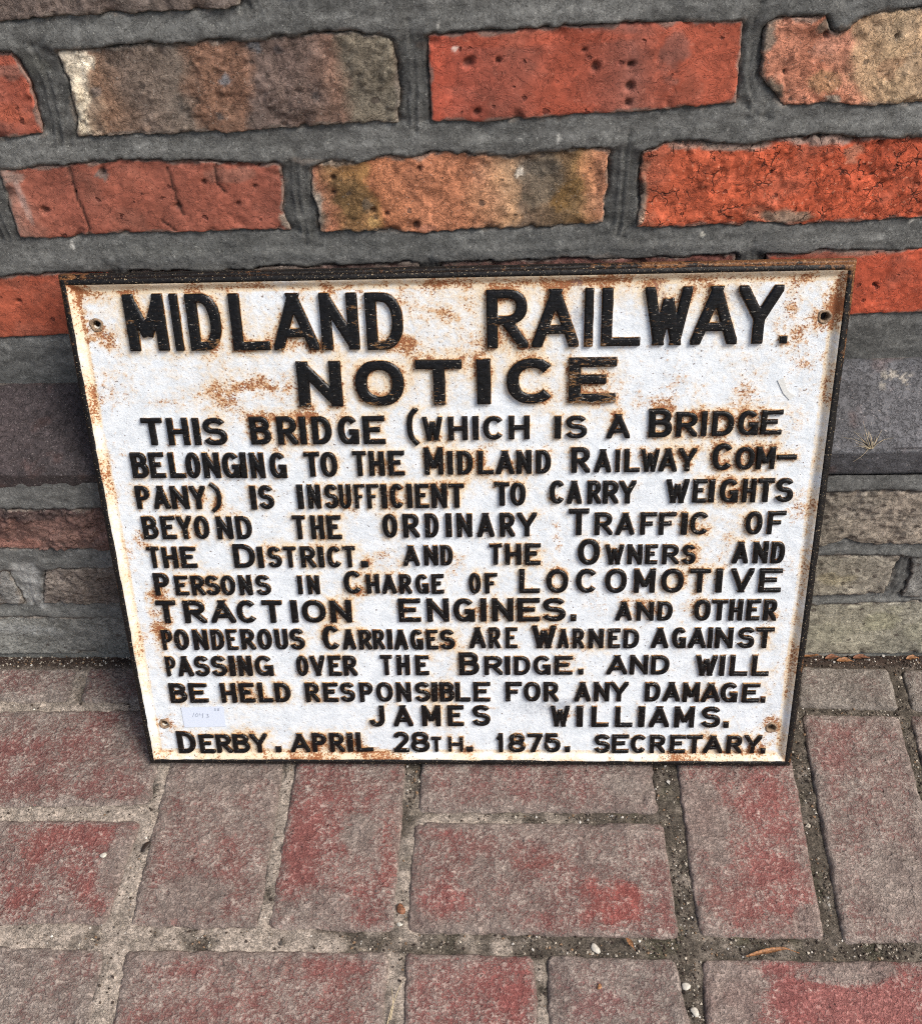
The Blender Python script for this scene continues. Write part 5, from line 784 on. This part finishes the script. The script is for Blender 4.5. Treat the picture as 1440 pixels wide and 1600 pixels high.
# bolt holes with raised rims
def hole(c, k):
    N = 28; prof_ = [(.0054, -.0001), (.0048, .0005), (.0042, .0008), (.0036, .0006), (.0030, -.0004), (.0028, -.0022), (.0027, -.0066)]; V = []
    for r, z in prof_:
        for a in range(N): t = a*2*math.pi/N; q = r*(1+.05*math.sin(3*t+k)+.04*math.sin(5*t+2*k)); V.append((c[0]+q*math.cos(t), c[1]+q*math.sin(t), FACE+z))
    F = [(j*N+a, j*N+(a+1) % N, (j+1)*N+(a+1) % N, (j+1)*N+a) for j in range(len(prof_)-1) for a in range(N)]
    o = link('bolt_hole', mesh('bolt_hole', V, np.array(F)[:, ::-1]), sign, M['rustmetal'])
    c_ = [(c[0]+.0028*math.cos(a*2*math.pi/N), c[1]+.0028*math.sin(a*2*math.pi/N), FACE-.0060) for a in range(N)]
    p = link('hole_shade_disc', mesh('hole_shade_disc', c_, [tuple(range(N))]), o, M['seed'])  # dark disc closing the hole, its colour stands in for the shade inside
    if k in (0, 2):     # chalky paint left in the lower half of the hole
        W_ = [(c[0]+r*math.cos(t), c[1]+r*math.sin(t), FACE-.0012-(.0030-r)*.8) for t in np.linspace(math.pi*1.08, math.pi*2.05, 12) for r in (.0029, .0018)]
        link('paint_residue', mesh('paint_residue', W_, np.array([(2*a, 2*a+2, 2*a+3, 2*a+1) for a in range(11)])), o, M['whitespot'])
for k, c in enumerate(D['holes']): hole(c, k)
# paper label with its pencilled number
def sheet(name, pts, z, th, m, parent):
    V = [(x, y, z) for x, y in pts]+[(x, y, z+th) for x, y in pts]; n = len(pts)
    F = [tuple(range(n))[::-1], tuple(range(n, 2*n))]+[(i, (i+1) % n, n+(i+1) % n, n+i) for i in range(n)]
    return link(name, mesh(name, V, F, smooth=False), parent, m)
stk = sheet('paper_label', D['sticker'], FACE+.0004, .0002, M['paper'], sign); stk['label'] = 'small white paper label with a pencilled number'
Vs, Fs = [], []
for s_ in D['scrawl']:
    for a, b in zip(s_[:-1], s_[1:]):
        a, b = np.array(a), np.array(b); t = (b-a)/(np.hypot(*(b-a))+1e-9); nrm = np.array([-t[1], t[0]])*.00016; a = a-t*.0001; b = b+t*.0001; n = len(Vs); zz = FACE+.00075+.00001*(n % 5)
        Vs += [(*(a+nrm), zz), (*(a-nrm), zz), (*(b-nrm), zz), (*(b+nrm), zz)]; Fs.append((n, n+1, n+2, n+3))
link('handwriting', mesh('handwriting', Vs, Fs, smooth=False), stk, M['pencil'])
sc = sheet('torn_scrap', D['scrap'], FACE+.0003, .0003, plain('grey_scrap', (206, 206, 202), .7, .04), sign); sc['label'] = 'little torn scrap of pale tape stuck to the plate'

# ------------------------------------------------------------------ small loose things on the ground
it = D['item']
def pebble(name, label, cat, xy, r, m, flat=.5, seed=0, z=.0005, pts=None, yaw=0, group=None):
    N, K = 12, 7; V = []
    for j in range(K+1):
        ph = math.pi*j/K
        for i in range(N):
            a = 2*math.pi*i/N; rr = r[0], r[1]; k = 1+.16*math.sin(2*a+seed)+.10*math.sin(3*a+ph*2+seed*2)+random.uniform(-.04, .04)
            X, Y = rr[0]*k*math.sin(ph)*math.cos(a), rr[1]*k*math.sin(ph)*math.sin(a); V.append((X*math.cos(yaw)-Y*math.sin(yaw), X*math.sin(yaw)+Y*math.cos(yaw), flat*min(r)*math.cos(ph)))
    F = np.array([(j*N+i, j*N+(i+1) % N, (j+1)*N+(i+1) % N, (j+1)*N+i) for j in range(K) for i in range(N)])[:, ::-1]
    o = link(name, mesh(name, V, F), None, m); o.location = (xy[0], xy[1], z+flat*min(r)*.8); return tag(o, label, cat, group)
pebble('pebble', 'small round white pebble on the red paver at the left', 'pebble', it['pebble'], (.0027, .0025), M['whitespot'], .5, 1, group='white pebbles on the pavement')
pebble('pebble', 'white stone at the foot of the gritty joint below the middle of the notice', 'pebble', it['pebble2'], (.0024, .0021), M['whitespot'], .7, 2, z=-.003, group='white pebbles on the pavement')
pebble('pebble', 'brown nut-like stone in the joint just above a white stone', 'pebble', it['nut'], (.0035, .0045), M['bark'], .6, 3, z=-.003)
pebble('stone_flake', 'flat white stone flake in the long joint right of the middle', 'flake', it['flake'], (.0032, .0040), M['whitespot'], .35, 4, z=-.003, yaw=.5, group='white stone flakes in the joints')
pebble('stone_flake', 'white angular chip in the dark joint at the bottom, the upper of two', 'flake', it['chip'], (.0038, .0026), M['whitespot'], .4, 5, z=-.003, yaw=-.2, group='white stone flakes in the joints')
pebble('stone_flake', 'white chip in the dark joint at the very bottom, the lower of two', 'flake', it['chip2'], (.0030, .0034), M['whitespot'], .4, 6, z=-.003, yaw=1., group='white stone flakes in the joints')
pebble('seed_husk', 'dark pointed seed husk lying in the pale joint at the left', 'seed', it['seed'], (.0052, .0026), M['seed'], .35, 0, z=-.0005, yaw=.9)
pebble('leaf_fragment', 'tiny orange leaf fragment on the grey-mauve paver in the bottom row', 'leaf', it['orange'], (.0016, .0022), M['leaf'], .3, 0, z=.0005)
def leaf(name, label, cat, pts, wid, m, z=.001, curl=.002, group=None):
    p = polypos(pts, np.linspace(0, 1, 14)); t = np.gradient(p, axis=0); t /= np.hypot(t[:, 0], t[:, 1])[:, None]; nr_ = np.stack([-t[:, 1], t[:, 0]], -1); c = p.mean(0); V = []
    for i in range(14):
        s_ = i/13; w_ = wid*(math.sin(math.pi*min(1, s_*1.15+.05))**.7 if s_ < .83 else .12)*random.uniform(.8, 1.1)
        for k in (-1, 0, 1): q = p[i]+nr_[i]*w_*k-c; V.append((q[0], q[1], curl*math.sin(s_*3.1)+(.0007 if k else 0)))
    V = np.array(V); F = np.array([(i*3+k, i*3+3+k, i*3+4+k, i*3+1+k) for i in range(13) for k in range(2)]); n = len(V); V = np.vstack([V, V-(0, 0, .0004)])
    rim = [(i*3, i*3+3, n+i*3+3, n+i*3) for i in range(13)]+[(i*3+5, i*3+2, n+i*3+2, n+i*3+5) for i in range(13)]
    o = link(name, mesh(name, V, np.vstack([F, F[:, ::-1]+n, rim])), None, m); o.location = (c[0], c[1], z); return tag(o, label, cat, group)
leaf('dry_leaf', 'curled orange dry leaf with a thin stalk in the long joint at the right', 'leaf', it['leafA'], .0019, M['leaf'])
leaf('wood_splinter', 'short orange-brown splinter standing askew in the long joint', 'splinter', it['twig'], .0018, M['leaf'], z=.0)
names_ = ['flat brown leaf scrap nearest the plate in the dirt at the foot of the wall', 'brown leaf scrap in the middle of the dirt at the foot of the wall', 'third brown leaf scrap in the dirt under the yellowish bottom brick', 'fourth brown leaf scrap in the dirt under the yellowish bottom brick', 'brown leaf scrap at the right edge in the dirt at the foot of the wall']
for k, (x, y) in enumerate(it['strip']):
    a = random.uniform(-.5, .5); L_ = random.uniform(.006, .010); leaf('dead_leaf', names_[k], 'leaf', [(x-L_*math.cos(a), y-L_*.3*math.sin(a)), (x, y+.001), (x+L_*math.cos(a), y+L_*.3*math.sin(a))], .0026, M['bark'] if k % 2 else M['leaf'], z=.0005+.001*(k % 2), curl=.0015, group='dead leaf scraps at the foot of the wall')
def tube(pts, r, V, F, n=5):
    pts = [Vector(p) for p in pts]
    for i, p in enumerate(pts):
        t = (pts[min(i+1, len(pts)-1)]-pts[max(i-1, 0)]).normalized(); a = t.orthogonal().normalized(); b = t.cross(a); rr = r*(1-.7*i/(len(pts)-1))
        for k in range(n): q = p+(a*math.cos(k*2*math.pi/n)+b*math.sin(k*2*math.pi/n))*rr; V.append(tuple(q))
        if i:
            o = len(V)-2*n
            for k in range(n): F.append((o+k, o+(k+1) % n, o+n+(k+1) % n, o+n+k))
g0 = it['grass']
for j, (dx, lab) in enumerate(((0, 'longer dry grass blade in the pale joint at the bottom edge'), (.0035, 'shorter dry grass blade leaning beside the longer one at the bottom edge'))):
    V, F = [], []; b0 = g0[0]; e0 = g0[2]
    tube([(dx*.6-.003, -.012+.004*j, 0), (dx*.3, 0, .003), (.004-dx, .010-.004*j, .006), (.007-dx*2.2, .018-.005*j, .005)], .0005, V, F); o = link('grass_blade', mesh('grass_blade', V, F), None, M['straw']); o.location = (g0[1][0], g0[1][1], -.002); tag(o, lab, 'grass', 'dry grass blades at the bottom edge')
# wisp of dry rootlets on the plinth at the right
V, F = [], []; tx, tz = it['tuft']; sl_ = Vector((0, .90, .44)); nl_ = Vector((0, -.44, .90))
for k in range(22):
    a = random.gauss(-.3, .8); L_ = random.uniform(.008, .024); c = random.uniform(-.5, .5); lf = random.uniform(.0, .004)
    pt = lambda s_: Vector((L_*s_*math.sin(a+c*s_)+.001*a, 0, 0))+sl_*(L_*s_*math.cos(a+c*s_))+nl_*(.0012+lf*math.sin(s_*2.6))
    tube([pt(s_) for s_ in (0, .3, .65, 1)], .00022, V, F, 3)
o = link('dry_rootlets', mesh('dry_rootlets', V, F), None, M['straw']); o.location = (tx, -P+.002, .2665); tag(o, 'wispy pale tuft of dry rootlets on the edge of the slate-blue plinth brick', 'dry grass')
